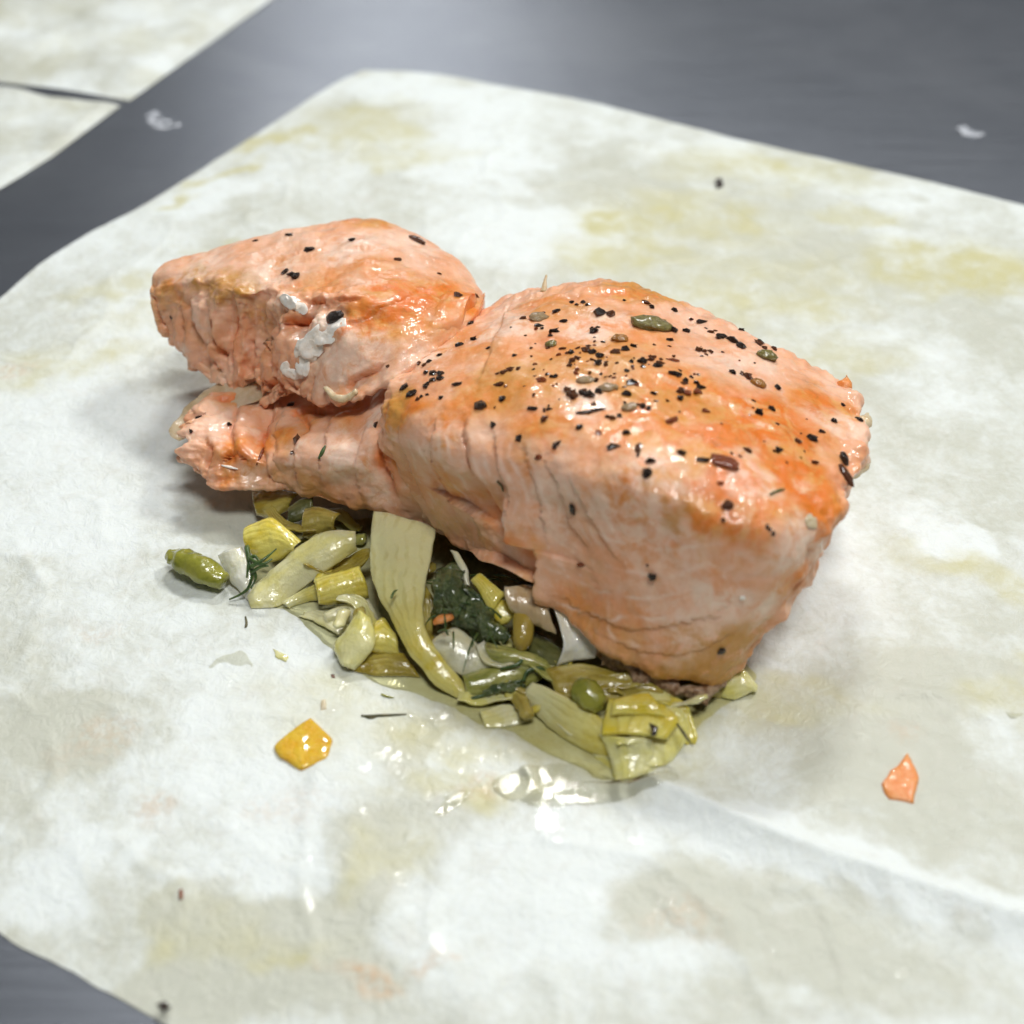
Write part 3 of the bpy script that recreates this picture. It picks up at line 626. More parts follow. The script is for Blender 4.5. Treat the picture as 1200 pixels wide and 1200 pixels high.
# ------------------------------------------------------------------ generic builders
def tube_vf(P, R, n=24, k=10, rough=0., flat=1.0, seed=0, rf=4.):
    """tapered tube along 3-D points; radii interpolated; closed ends"""
    C = cr(P, n); r = np.maximum(cr(np.array(R, float)[:, None], n)[:, 0], .002)
    e = np.linspace(0, 1, n); Tn = np.gradient(C, axis=0); Tn /= np.linalg.norm(Tn, axis=1)[:, None]+1e-9
    upv = np.array([0, 0, 1.0]); A = np.cross(Tn, upv); l = np.linalg.norm(A, axis=1)[:, None]
    A = np.where(l < 1e-3, np.array([1.0, 0, 0]), A/(l+1e-9)); B = np.cross(A, Tn)
    th = np.arange(k)/k*2*math.pi
    G = C[:, None]+r[:, None, None]*(np.cos(th)[None, :, None]*A[:, None]+flat*np.sin(th)[None, :, None]*B[:, None])
    G = np.concatenate([C[:1, None].repeat(k, 1), G, C[-1:, None].repeat(k, 1)])
    V = G.reshape(-1, 3)
    if rough:
        N = V-np.concatenate([C[:1], C, C[-1:]]).repeat(k, 0); l = np.linalg.norm(N, axis=1)[:, None]; N /= l+1e-9
        V = V+N*(rough*fbm(V, rf, 3, seed))[:, None]*(l > 1e-6)
    st = np.stack([np.tile(np.arange(k)/k, n+2), np.repeat(np.concatenate([[0], e, [1]]), k), np.zeros(len(V)), np.ones(len(V))], 1)
    return V, grid_faces(n+2, k, True), {'st': st}
def patch_vf(A, B, bulge=.1, thick=.1, n=44, k=22, rough=.02, seed=0, rf=2.5):
    """a slice of vegetable spanned between two edge curves: arched across, with rounded rims"""
    A, B = cr(pts(A), n), cr(pts(B), n)
    mid = (A+B)/2; Tn = np.gradient(mid, axis=0); Wd = B-A; N = np.cross(Tn, Wd); N /= np.linalg.norm(N, axis=1)[:, None]+1e-9
    if (N@(CAM-mid.mean(0))).sum() < 0: N = -N
    th = np.arange(k)/k*2*math.pi; s_ = .5-.5*np.cos(th); off = np.sign(np.sin(th))*np.abs(np.sin(th))**.35*thick*.42
    e = np.linspace(0, 1, n); endp = np.minimum(1, np.minimum(e, 1-e)*n*.45)**.5
    G = A[:, None]+(B-A)[:, None]*s_[None, :, None]+N[:, None]*((bulge*4*s_*(1-s_))[None]+off[None]*endp[:, None])[..., None]
    V = G.reshape(-1, 3); Nn = np.repeat(N, k, 0)
    V = V+Nn*(1.6*rough*fbm(V, rf*.7, 4, seed))[:, None]
    V[:, :2] += (1.8*rough*np.stack([fbm(V, rf*.7, 4, seed+5), fbm(V, rf*.7, 4, seed+9)], 1))
    pz = paper_z(np.stack([V[:, 0], V[:, 1], 0*V[:, 0]], 1))+.035; V[:, 2] = np.where(V[:, 2] < pz, pz+.02*off.repeat(1)[np.arange(len(V)) % k]/max(thick, .01), V[:, 2])
    st = np.stack([np.tile(s_, n), np.repeat(e, k), np.full(len(V), (seed*.37) % 1), np.ones(len(V))], 1)
    return V, grid_faces(n, k, True), {'st': st}
def chunk_vf(poly, h, nr=9, na=40, dome=.35, rough=.02, seed=0, z=None):
    """a thick irregular piece lying flat: outline drawn, domed top, straight-ish sides"""
    Pl = pts([(x, y, .2 if z is None else z) for x, y in poly]); Pl = np.concatenate([Pl, Pl[:1]]); Pl = arclen(Pl, na+1)[:-1]
    c = Pl.mean(0); zb = paper_z(np.array([c]))[0]-.01 if z is None else z
    rings = []
    prof = [(1.0, 0.0), (1.03, .25), (1.02, .55), (.97, .8), (.88, .93), (.7, 1.0), (.45, 1.0+dome*.2), (.2, 1+dome*.3), (.01, 1+dome*.3)]
    for s_, q in prof:
        r = c+(Pl-c)*s_; r[:, 2] = zb+h*q; rings.append(r)
    G = np.array(rings); V = G.reshape(-1, 3).copy()
    V += rough*np.stack([fbm(V, 4, 3, seed), fbm(V, 4, 3, seed+3), fbm(V, 4, 3, seed+6)], 1)
    st = np.stack([V[:, 0]*.5 % 1, V[:, 1]*.5 % 1, 0*V[:, 0], 1+0*V[:, 0]], 1)
    return V, grid_faces(len(prof), na, True), {'st': st}
def put(name, vf, m, label, cat, group=None, parent=None):
    V, Fc, at_ = vf
    return obj(name, V, Fc, M[m], label, cat, group, parent=parent, attrs=at_)
zl = lambda z: z-.10*min(1., max(0., 1.2-z/.8))
Z1 = lambda *p: [(140+x/2.5, 230+y/2.5) for x, y in p]
Z3 = lambda *p: [(400+q[0]/3, 430+q[1]/3, *[zl(k) for k in q[2:]]) for q in p]
Z4 = lambda *p: [(180+q[0]/3.158, 560+q[1]/3.158, *[zl(k) for k in q[2:]]) for q in p]
Z5 = lambda *p: [(500+q[0]/2.857, 620+q[1]/2.857, *[zl(k) for k in q[2:]]) for q in p]

# --- small pieces of the salmon itself
def part(name, vf, m, label=None):
    V, Fc, at_ = vf; o = obj(name, V, Fc, M[m], parent=salmon, attrs=at_)
    if label: o['label'] = label
    return o
part('fat_curl', tube_vf(on_flesh(Z1((610, 560), (640, 590), (670, 592), (700, 575)), .05), [.05, .09, .08, .05], 26, 12, .03, .7, 7), 'tan_bit')
part('flesh_shred', tube_vf(np.array([at(636, 342, 3.65), at(638, 332, 3.75), at(640, 322, 3.85)]), [.07, .045, .012], 16, 10, .03, .6, 8), 'tan_bit')
part('flesh_shred', tube_vf(on_flesh(Z1((300, 790), (325, 795), (350, 800)), .03), [.015, .03, .015], 16, 8, .01, .8, 9), 'albumin')
part('flesh_shred', tube_vf(np.array([at(980, 462, 2.9), at(990, 450, 3.0), at(992, 440, 3.1)]), [.16, .13, .03], 20, 14, .06, .6, 10), 'crumb_orange', 'ragged pink shred at the far right corner')
part('flesh_shred', tube_vf(np.array([at(992, 556, 2.8), at(1008, 546, 2.75), at(1018, 538, 2.7)]), [.14, .15, .05], 20, 14, .05, .6, 12), 'tan_bit')
part('flesh_shred', tube_vf(np.array([at(1005, 500, 2.9), at(1013, 492, 2.9), at(1017, 484, 2.9)]), [.14, .12, .05], 20, 14, .05, .7, 14), 'tan_bit')
part('skin_film', patch_vf([(200, 506, .95), (214, 486, 1.1), (238, 460, 1.35), (270, 440, 1.5), (305, 430, 1.6)], [(212, 520, .9), (236, 506, 1.1), (258, 490, 1.3), (290, 472, 1.5), (325, 462, 1.7)], -.03, .05, rough=.05, seed=5), 'tan_skin', 'thin tan film trailing from the torn tip')
part('skin_under', patch_vf([(690, 742, 1.05), (720, 768, .95), (765, 792, .75), (810, 806, .55), (855, 790, .55)], [(700, 766, .75), (740, 789, .55), (780, 806, .4), (818, 816, .3), (850, 804, .3)], .05, .14, rough=.06, seed=8, rf=5), 'skin_under', 'wrinkled grey-brown underside')
part('skin_film', patch_vf(Z5((890, 380, 1.0), (930, 350, 1.15), (990, 340, 1.25), (1060, 370, 1.15)), Z5((900, 430, .85), (940, 400, 1.0), (1000, 375, 1.1), (1090, 380, 1.05)), .04, .04, rough=.03, seed=9), 'film', 'clear wrinkled film at the near corner')
part('skin_film', patch_vf(Z5((255, 195, 1.35), (330, 190, 1.3), (405, 220, 1.25)), Z5((280, 280, 1.0), (370, 325, .95), (435, 350, .9)), .08, .08, rough=.04, seed=10), 'film')

# ------------------------------------------------------------------ broth
def broth(name, poly, h, label, seed):
    Pl = pts([(x, y, .15) for x, y in poly]); Pl = cr(Pl, 160, True); c = Pl.mean(0); r = np.linspace(1, .02, 40)
    G = c+(Pl-c)[None]*r[:, None, None]; V = G.reshape(-1, 3).copy(); V[:, :2] += .10*np.stack([fbm(V, 1.6, 3, seed), fbm(V, 1.6, 3, seed+4)], 1)
    d = (1-r).repeat(160); V[:, 2] = paper_z(V)-.012+h*sm(d, -.02, .12)*(1+.25*fbm(V, 1.2, 3, seed+8))
    Fc = grid_faces(40, 160, True); q_ = V[Fc[0]]
    if np.cross(q_[1]-q_[0], q_[2]-q_[0])[2] < 0: Fc = Fc[:, ::-1].copy()
    obj(name, V, Fc, M['broth'], label, 'broth', kind='stuff')
broth('broth', [(268, 690), (330, 714), (385, 770), (425, 796), (480, 812), (540, 836), (600, 862), (660, 895), (715, 922), (770, 918), (812, 880), (860, 826), (900, 800), (850, 740), (700, 690), (500, 610), (380, 600), (300, 640)], .06, 'thin yellow cooking juice pooled around the vegetables', 3)
n_oil = NT('clear_oil'); _t = n_oil.t
_tr = _t.nodes.new('ShaderNodeBsdfTransparent'); _tr.inputs[0].default_value = (.97, .96, .90, 1)
_gl = _t.nodes.new('ShaderNodeBsdfGlossy'); _gl.inputs['Roughness'].default_value = .03
_fr = _t.nodes.new('ShaderNodeFresnel'); _fr.inputs[0].default_value = 1.42; _mx = _t.nodes.new('ShaderNodeMixShader')
_bm = n_oil.bump(n_oil.noise(5, 4, .6, 1.0), 1., .00008)
_t.links.new(_bm, _gl.inputs['Normal']); _t.links.new(_bm, _fr.inputs['Normal'])
_t.links.new(_fr.outputs[0], _mx.inputs[0]); _t.links.new(_tr.outputs[0], _mx.inputs[1]); _t.links.new(_gl.outputs[0], _mx.inputs[2])
_t.links.new(_mx.outputs[0], _t.nodes['Material Output'].inputs[0])
M['broth'] = n_oil.m
broth('oil_film', [(566, 915), (600, 898), (640, 893), (690, 897), (740, 915), (790, 905), (800, 918), (750, 938), (690, 945), (630, 942), (585, 936)], .04, 'glistening clear oil film in front of the layered leek chunk', 13)
broth('oil_film', [(238, 785), (258, 765), (285, 760), (300, 775), (290, 792), (260, 792)], .03, 'small glistening oil spot left of the pale leek chunk', 23)
broth('oil_film', [(508, 945), (515, 932), (545, 925), (552, 935), (530, 950), (512, 958)], .03, 'small oil spot below the layered leek chunk, left of the large film', 33)
broth('oil_film', [(1165, 832), (1180, 822), (1200, 822), (1206, 832), (1190, 840)], .03, 'small oil spot at the right picture edge', 43)
# ------------------------------------------------------------------ vegetables
OG = 'onion strips under the salmon'; LG = 'leek pieces under the salmon'
put('green_bean', tube_vf(pts(Z4((62, 285, .45), (110, 305, .5), (190, 345, .48), (260, 385, .42))), [.13, .24, .27, .16], 40, 20, .05, .85, 3), 'olive', 'olive green stubby vegetable end with a brown tip, leftmost of the vegetables', 'vegetable')
put('onion_strip', patch_vf(Z4((745, 195, 1.0), (640, 198, .95), (550, 245, .8), (470, 310, .6), (400, 370, .4), (345, 430, .25)), Z4((755, 265, .8), (680, 315, .7), (600, 375, .5), (530, 430, .3), (450, 482, .2), (362, 492, .18)), .10, .10, seed=1), 'onion', 'broad shiny pale onion strip sloping down left beside the dill sprig', 'onion', OG)
put('onion_strip', patch_vf(Z4((235, 285, .45), (265, 350, .35), (295, 400, .3), (345, 450, .22)), Z4((330, 255, .6), (350, 300, .55), (365, 360, .45), (385, 410, .3)), .08, .08, seed=2), 'white_onion', 'small white onion sliver right next to the olive green vegetable end', 'onion', OG)
put('leek_piece', patch_vf(Z4((330, 190, .75), (390, 160, .85), (450, 150, .9), (545, 235, .85)), Z4((345, 265, .55), (400, 310, .5), (460, 310, .55), (530, 280, .65)), .14, .14, seed=3), 'leek', 'golden leek piece above the pale onion strip, behind the dill sprig', 'leek', LG)
put('leek_piece', patch_vf(Z4((600, 375, .6), (680, 350, .65), (770, 325, .7)), Z4((612, 470, .35), (690, 470, .35), (800, 445, .4)), .16, .2, seed=4), 'leek', 'ribbed yellow leek piece between the pale onion strip and the long arched strip', 'leek', LG)
put('onion_strip', patch_vf(Z4((470, 465, .22), (540, 420, .35), (600, 390, .45)), Z4((500, 490, .18), (560, 460, .22), (620, 455, .25)), .06, .08, seed=5), 'onion_yellow', 'narrow pale sliver tucked under the near edge of the broad onion strip', 'onion', OG)
put('leek_piece', patch_vf(Z4((630, 500, .35), (700, 470, .4), (800, 450, .45)), Z4((640, 545, .2), (720, 545, .22), (830, 530, .3)), .08, .1, seed=6), 'onion_grey', 'glassy leek sliver lying in juice below the ribbed yellow piece', 'leek', LG)
put('leek_piece', patch_vf(Z4((768, 488, .75), (725, 555, .6), (675, 615, .4), (695, 695, .25)), Z4((802, 520, .75), (818, 575, .65), (806, 640, .5), (748, 712, .25)), .12, .18, seed=7), 'leek_pale', 'pale yellow upright leek chunk at the front left of the pile', 'leek', LG)
put('leek_piece', patch_vf(Z4((815, 540, .6), (850, 520, .6), (900, 580, .5)), Z4((800, 640, .4), (850, 650, .35), (920, 665, .3)), .12, .16, seed=8), 'leek', 'wet amber leek bit wedged between the pale chunk and the long arched strip', 'leek', LG)
put('leek_piece', patch_vf(Z4((700, 690, .22), (800, 640, .3), (930, 650, .35)), Z4((720, 720, .18), (830, 735, .2), (990, 740, .22)), .06, .1, seed=9), 'leek_olive', 'flat olive leek layer lying on the paper below the arched strip', 'leek', LG)
put('onion_strip', patch_vf(Z4((812, 120, 1.25), (800, 250, 1.15), (806, 370, 1.0), (860, 490, .8), (930, 620, .6), (1010, 730, .4), (1090, 800, .25), (1150, 835, .2)),
                            Z4((1050, 190, 1.2), (1032, 290, 1.15), (1006, 400, 1.05), (1000, 500, .9), (1022, 600, .75), (1080, 680, .55), (1135, 740, .4), (1165, 800, .25)), .07, .12, 80, 30, seed=10), 'onion_yellow', 'long arched onion strip curving from under the salmon to the paper', 'onion', OG)
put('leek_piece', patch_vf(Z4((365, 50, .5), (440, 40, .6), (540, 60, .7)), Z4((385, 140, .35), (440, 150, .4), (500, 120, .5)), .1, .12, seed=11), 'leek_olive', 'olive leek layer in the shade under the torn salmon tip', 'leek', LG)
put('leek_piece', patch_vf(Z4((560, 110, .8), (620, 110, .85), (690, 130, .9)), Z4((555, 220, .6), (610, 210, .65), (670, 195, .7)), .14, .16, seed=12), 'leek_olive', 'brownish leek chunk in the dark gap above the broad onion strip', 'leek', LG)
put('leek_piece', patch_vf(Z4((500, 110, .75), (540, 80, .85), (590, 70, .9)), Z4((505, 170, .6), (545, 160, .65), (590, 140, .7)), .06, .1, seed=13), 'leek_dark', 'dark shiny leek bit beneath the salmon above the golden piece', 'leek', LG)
# the dark middle
hb = thing('dill_clump', at(545, 710, .5), 'dark green wet dill clump beside the long arched onion strip', 'dill')
V, Fc, a_ = patch_vf(Z3((325, 745, 1.0), (395, 690, 1.1), (455, 765, 1.05), (540, 860, .85), (590, 930, .7)), Z3((305, 860, .8), (380, 900, .7), (470, 955, .6), (530, 985, .5), (600, 1000, .45)), .18, .25, rough=.09, seed=14, rf=4)
obj('leaf_mass', V, Fc, M['herb'], parent=hb, attrs=a_)
for k in range(26):
    a0 = np.array(at(*Z3((330+rng.uniform(0, 240), 730+rng.uniform(0, 230)))[0], 1.0)); d_ = rng.normal(size=3)*np.array([.35, .35, .10])
    V, Fc, a_ = tube_vf(np.array([a0, a0+d_*.5+[0, 0, .06], a0+d_]), [.022, .018, .006], 8, 5)
    obj('frond', V, Fc, M['dill'], parent=hb)
put('leek_piece', patch_vf(Z3((455, 750, 1.15), (490, 805, 1.05), (525, 862, .95)), Z3((490, 725, 1.2), (535, 762, 1.15), (580, 800, 1.1)), .04, .14, 24, 18, .015, 15), 'leek', 'small shiny yellow leek square just below the salmon, beside the dill clump', 'leek', LG)
put('leek_piece', patch_vf(Z3((528, 865, .9), (550, 905, .8), (580, 905, .75)), Z3((560, 820, 1.0), (600, 830, .95), (612, 870, .9)), .04, .12, 24, 18, .015, 16), 'leek', 'second yellow leek square, half under the shiny one', 'leek', LG)
put('seed', tube_vf(pts(Z3((615, 820, 1.0), (632, 860, .98), (640, 920, .88), (632, 975, .75), (618, 1003, .65))), [.04, .15, .19, .15, .04], 36, 18, .01, .85, 2), 'seed', 'plump ribbed golden seed standing under the salmon edge', 'seed')
put('onion_strip', patch_vf(Z3((385, 645, 1.2), (405, 690, 1.15), (425, 740, 1.05), (440, 780, .95)), Z3((410, 650, 1.25), (430, 690, 1.2), (445, 730, 1.1), (450, 775, 1.0)), .03, .07, seed=17), 'onion_grey', 'thin glassy onion thread hanging from the salmon into the dill clump', 'onion', OG)
put('carrot_bit', tube_vf(pts(Z3((325, 905, .85), (350, 888, .9), (392, 875, .9))), [.04, .1, .05], 20, 12, .04, .7, 4), 'crumb_orange', 'tiny orange-brown bit beside the dill clump', 'vegetable bit')
put('onion_strip', patch_vf(Z3((320, 958, .65), (395, 918, .75), (460, 955, .65), (545, 1052, .45)), Z3((335, 1015, .5), (385, 1065, .45), (445, 1090, .4), (515, 1075, .38)), .12, .1, seed=18), 'onion_grey', 'bluish translucent onion slice in front of the dill clump', 'onion', OG)
put('leek_piece', patch_vf(Z3((425, 1080, .42), (520, 1050, .5), (600, 1000, .6), (690, 1010, .6)), Z3((445, 1175, .22), (540, 1165, .22), (640, 1130, .3), (735, 1085, .4)), .12, .12, seed=19), 'leek_green', 'green leek slice below the bluish onion slice, trailing dill', 'leek', LG)
put('onion_strip', patch_vf(Z3((500, 960, .7), (580, 980, .7), (660, 1000, .68), (720, 1030, .6)), Z3((540, 1050, .5), (600, 1060, .5), (660, 1070, .48), (732, 1085, .42)), .14, .09, seed=20), 'leek_green', 'glassy curled green slice under the plump seed', 'leek', LG)
put('onion_strip', patch_vf(Z5((408, 225, 1.3), (438, 300, 1.15), (458, 390, .9), (438, 458, .6)), Z5((430, 232, 1.35), (500, 300, 1.2), (572, 375, .95), (560, 430, .75)), -.10, .09, seed=21), 'white_onion', 'white curled onion slice hanging out from under the salmon front', 'onion', OG)
put('leek_piece', patch_vf(Z5((352, 512, .55), (430, 538, .6), (510, 580, .6), (590, 640, .55), (650, 695, .5)), Z5((322, 560, .3), (395, 650, .22), (475, 712, .2), (560, 752, .2), (625, 765, .22)), .06, .12, seed=22), 'onion_yellow', 'long olive-yellow strip along the near edge of the pile', 'leek', LG)
lk = thing('leek_chunk', at(755, 870, .2), 'large layered yellow leek chunk nearest the camera with a black speck on it', 'leek', LG)
for k, (a_, b_, bu, th, mm) in enumerate([
    (Z5((790, 525, .5), (872, 640, .4), (855, 740, .25), (800, 800, .2)), Z5((600, 600, .5), (600, 700, .35), (620, 780, .25), (650, 820, .2)), .10, .14, 'leek_pale'),
    (Z5((605, 570, .72), (592, 630, .68), (588, 690, .6)), Z5((800, 590, .68), (845, 645, .6), (805, 705, .52)), .08, .12, 'leek'),
    (Z5((625, 568, .85), (690, 552, .88), (750, 548, .86)), Z5((615, 625, .78), (700, 622, .78), (800, 628, .74)), .05, .1, 'leek'),
    (Z5((572, 688, .55), (608, 752, .35), (634, 852, .16)), Z5((755, 705, .52), (760, 765, .35), (742, 835, .18)), .08, .1, 'leek_pale')]):
    V, Fc, t_ = patch_vf(a_, b_, bu, th, seed=30+k); obj('layer', V, Fc, M[mm], parent=lk, attrs=t_)
put('caper', tube_vf(pts(Z5((495, 530, .65), (525, 540, .72), (560, 575, .68), (578, 610, .58))), [.1, .23, .22, .1], 28, 18, .05, .9, 6), 'olive', 'round olive-green lump behind the layered leek chunk', 'vegetable')
put('onion_strip', patch_vf(Z5((175, 605, .28), (260, 588, .28), (352, 602, .26)), Z5((195, 668, .2), (270, 664, .2), (358, 645, .2)), .04, .07, seed=23), 'onion', 'flat pale onion bit lying on the paper below the green leek slice', 'onion', OG)
put('leek_piece', patch_vf(Z5((1000, 475, .5), (1060, 470, .5), (1112, 522, .35)), Z5((975, 560, .22), (1035, 568, .2), (1105, 535, .22)), .08, .1, seed=24), 'leek_pale', 'light green leek corner poking out right of the salmon base', 'leek', LG)
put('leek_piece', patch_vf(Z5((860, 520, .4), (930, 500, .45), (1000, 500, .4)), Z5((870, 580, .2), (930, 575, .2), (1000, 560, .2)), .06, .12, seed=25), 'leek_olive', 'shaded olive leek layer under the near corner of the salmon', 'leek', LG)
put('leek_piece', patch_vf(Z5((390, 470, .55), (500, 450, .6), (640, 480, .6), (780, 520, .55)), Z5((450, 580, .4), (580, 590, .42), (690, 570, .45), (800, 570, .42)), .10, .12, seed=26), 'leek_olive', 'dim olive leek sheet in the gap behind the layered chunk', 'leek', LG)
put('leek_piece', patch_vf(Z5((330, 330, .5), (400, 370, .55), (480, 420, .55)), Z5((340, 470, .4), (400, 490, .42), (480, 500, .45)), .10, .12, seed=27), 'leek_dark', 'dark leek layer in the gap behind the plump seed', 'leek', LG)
# the bed that carries the fillet, mostly hidden
for k, (x, y) in enumerate([(470, 560), (560, 610), (640, 640), (720, 680), (790, 720)]):
    ph = rng.uniform(0, 3.1); c = at(x, y, .55); d1 = np.array([math.cos(ph), math.sin(ph), 0]); 
    put('leek_piece', tube_vf(np.array([c-d1*.9, c-d1*.3+[0, 0, .1], c+d1*.4, c+d1*.9]), [.3, .5, .48, .25], 24, 16, .12, .75, k), 'leek_olive', 'olive leek lump in the dark gap beneath the salmon', 'leek', 'leek lumps carrying the salmon')

def limp(line, w0, th, m, lab, cat, seed, group, tilt=.3):
    """a limp strip: wavy centre line, width lying partly on its side"""
    C = cr(pts(line), 24); T_ = np.gradient(C, axis=0); T_ /= np.linalg.norm(T_, axis=1)[:, None]
    sd_ = np.cross(T_, [0, 0, 1.0]); sd_ /= np.linalg.norm(sd_, axis=1)[:, None]+1e-9
    wv_ = np.linspace(0, 1, 24); tl = tilt*np.sin(wv_*5+seed); W_ = sd_*np.cos(tl)[:, None]+np.array([0, 0, 1.0])*np.sin(tl)[:, None]
    w_ = w0*(.75+.35*np.sin(wv_*3.1)+.12*np.sin(wv_*9+seed))[:, None]
    A_, B_ = C-W_*w_/2, C+W_*w_/2
    n, k = 24, 14; N_ = np.cross(T_, W_); th_ = np.arange(k)/k*2*math.pi; s_ = .5-.5*np.cos(th_); off = np.sign(np.sin(th_))*np.abs(np.sin(th_))**.4*th*.5
    G_ = A_[:, None]+(B_-A_)[:, None]*s_[None, :, None]+N_[:, None]*((.12*w0*np.sin(s_*3.14))[None, :, None]+(off[None]*np.minimum(1, np.minimum(wv_, 1-wv_)*12)[:, None])[..., None])
    V = G_.reshape(-1, 3); V = V+.05*np.stack([fbm(V, 2.2, 3, seed), fbm(V, 2.2, 3, seed+3), fbm(V, 2.2, 3, seed+6)], 1)
    st = np.stack([np.tile(s_, n), np.repeat(wv_, k), np.zeros(len(V)), np.ones(len(V))], 1)
    obj('onion_strip' if cat == 'onion' else 'leek_strip', V, grid_faces(n, k, True), M[m], lab, cat, group, attrs={'st': st})
limp(Z4((560, 300, .75), (640, 330, .6), (720, 320, .6), (800, 280, .8)), .35, .07, 'leek_olive', 'limp olive strip behind the ribbed yellow leek piece', 'leek', 1, LG)
limp(Z4((690, 440, .55), (760, 470, .5), (800, 540, .45), (850, 600, .4)), .28, .06, 'onion_yellow', 'limp yellow strip curling between the ribbed piece and the arched strip', 'onion', 2, OG)
limp(Z4((540, 500, .25), (620, 520, .28), (700, 560, .28), (740, 600, .25)), .24, .06, 'onion', 'thin limp sliver lying on the paper left of the pale leek chunk', 'onion', 3, OG)
limp(Z3((240, 720, .9), (290, 800, .8), (300, 900, .6), (330, 980, .5)), .22, .06, 'leek_olive', 'narrow olive strip along the inner edge of the arched onion strip', 'leek', 4, LG)
limp(Z3((500, 880, .8), (560, 940, .7), (620, 1010, .6), (700, 1060, .5)), .22, .06, 'onion_yellow', 'limp yellow strip below the two leek squares', 'onion', 5, OG)
limp(Z5((300, 420, .6), (370, 450, .6), (440, 500, .55), (500, 530, .5)), .30, .07, 'leek_green', 'limp green strip right of the plump seed', 'leek', 6, LG)
limp(Z5((440, 640, .35), (520, 690, .3), (590, 760, .22), (620, 830, .18)), .26, .06, 'leek_pale', 'limp pale strip along the left side of the layered chunk', 'leek', 7, LG)
limp(Z5((770, 560, .6), (830, 590, .5), (870, 650, .35), (880, 720, .2)), .28, .07, 'leek', 'limp yellow strip along the right side of the layered chunk', 'leek', 8, LG)
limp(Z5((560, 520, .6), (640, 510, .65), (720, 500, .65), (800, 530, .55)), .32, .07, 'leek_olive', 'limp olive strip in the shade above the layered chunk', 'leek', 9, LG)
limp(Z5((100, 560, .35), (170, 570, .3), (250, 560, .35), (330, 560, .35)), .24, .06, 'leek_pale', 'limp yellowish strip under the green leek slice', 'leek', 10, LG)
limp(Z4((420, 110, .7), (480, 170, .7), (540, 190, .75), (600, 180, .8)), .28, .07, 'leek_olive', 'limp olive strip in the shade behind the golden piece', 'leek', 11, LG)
limp(Z5((180, 380, .75), (210, 430, .65), (260, 450, .6), (320, 440, .6)), .26, .06, 'onion_grey', 'glassy limp strip left of the plump seed', 'onion', 12, OG)
POLY = [(300, 640), (345, 600), (420, 600), (520, 650), (600, 700), (700, 770), (800, 815), (840, 830), (790, 870), (700, 870), (600, 830), (520, 800), (430, 760), (390, 720), (330, 690)]
def inside(x, y):
    c = False; j = len(POLY)-1
    for i in range(len(POLY)):
        (xi, yi), (xj, yj) = POLY[i], POLY[j]
        if (yi > y) != (yj > y) and x < (xj-xi)*(y-yi)/(yj-yi)+xi: c = not c
        j = i
    return c
k = 0
while k < 46:
    x, y = rng.uniform(290, 850), rng.uniform(595, 880)
    if not inside(x, y): continue
    zc = rng.uniform(.25, .55); c = at(x, y, zc); ph = rng.uniform(0, 6.28); L_ = rng.uniform(.15, .42); d1 = np.array([math.cos(ph), math.sin(ph), rng.uniform(-.3, .3)])*L_
    w_ = rng.uniform(.06, .17)
    put('leek_shred', tube_vf(np.array([c-d1, c-d1*.3+[0, 0, .05*rng.normal()], c+d1*.4, c+d1]), [w_*.6, w_, w_*rng.uniform(.7, 1.1), w_*.5], 14, 10, .05, rng.uniform(.3, .7), k), ['leek', 'leek_olive', 'onion_yellow', 'leek_green', 'onion', 'leek_pale', 'leek_olive'][k % 7],
        'small wet shred lying in the gaps between the vegetable pieces', 'leek', 'shreds in the vegetable pile'); k += 1

# ------------------------------------------------------------------ dill threads
def sprig(name, lines, m, label, cat='dill', r=.03, group=None):
    base = np.array(lines[0][0]); t = thing(name, base, label, cat, group)
    for k, L in enumerate(lines):
        V, Fc, a_ = tube_vf(np.array(L), np.linspace(r if k == 0 else r*.8, r*.3, len(L)), 20, 6, .006)
        obj('stem' if k == 0 else 'frond', V, Fc, M[m], parent=t)
dz = lambda L: [at(*p) for p in Z4(*L)]
sprig('dill_sprig', [dz([(345, 255, .85), (352, 300, .8), (365, 350, .65), (352, 405, .45), (320, 432, .35), (280, 450, .28)]), dz([(355, 300, .82), (400, 320, .85), (440, 300, .9)]), dz([(360, 330, .8), (410, 300, .9), (455, 262, .95)]),
                     dz([(362, 350, .68), (395, 330, .8), (425, 325, .85)]), dz([(360, 290, .82), (350, 330, .72), (345, 370, .6)]), dz([(368, 340, .7), (378, 370, .6), (360, 410, .5)]), dz([(352, 300, .8), (375, 290, .86), (390, 310, .84)])], 'dill', 'dark green dill sprig lying over the broad pale onion strip', r=.055)
def stick(name, L, r, m, label, cat, group=None):
    L = np.array(L)
    if L[:, 2].max() < .3: L[:, 2] = paper_z(L)+.018+r*.6
    return put(name, tube_vf(L, [r*.8, r, r, r*.4], 16, 6, .006), m, label, cat, group)
stick('dill_stalk', dz([(768, 882, .22), (820, 872, .26), (880, 868, .26), (936, 868, .24)]), .022, 'dill_dry', 'longest dark dill stalk lying on the paper, forked at its left end', 'dill')
stick('dill_stalk', dz([(770, 878, .22), (795, 886, .23), (815, 884, .23), (840, 870, .24)]), .018, 'dill_dry', 'short side twig of the dill stalk lying on the paper', 'dill')
stick('dill_stalk', dz([(842, 798, .23), (858, 802, .24), (874, 806, .24), (890, 809, .23)]), .02, 'olive', 'faint short green stalk just above the dark dill stalk', 'dill')
stick('dill_stalk', dz([(340, 515, .22), (343, 530, .24), (342, 545, .24), (338, 555, .22)]), .02, 'dill_dry', 'tiny upright brown twig on the paper below the onion strip', 'dill')
dz5 = lambda L: [at(*p) for p in Z5(*L)]
stick('twig', dz5([(838, 652, .72), (855, 675, .7), (872, 700, .66), (892, 728, .62)]), .025, 'dill_dry', 'dark twig sticking off the right side of the layered leek chunk', 'twig')
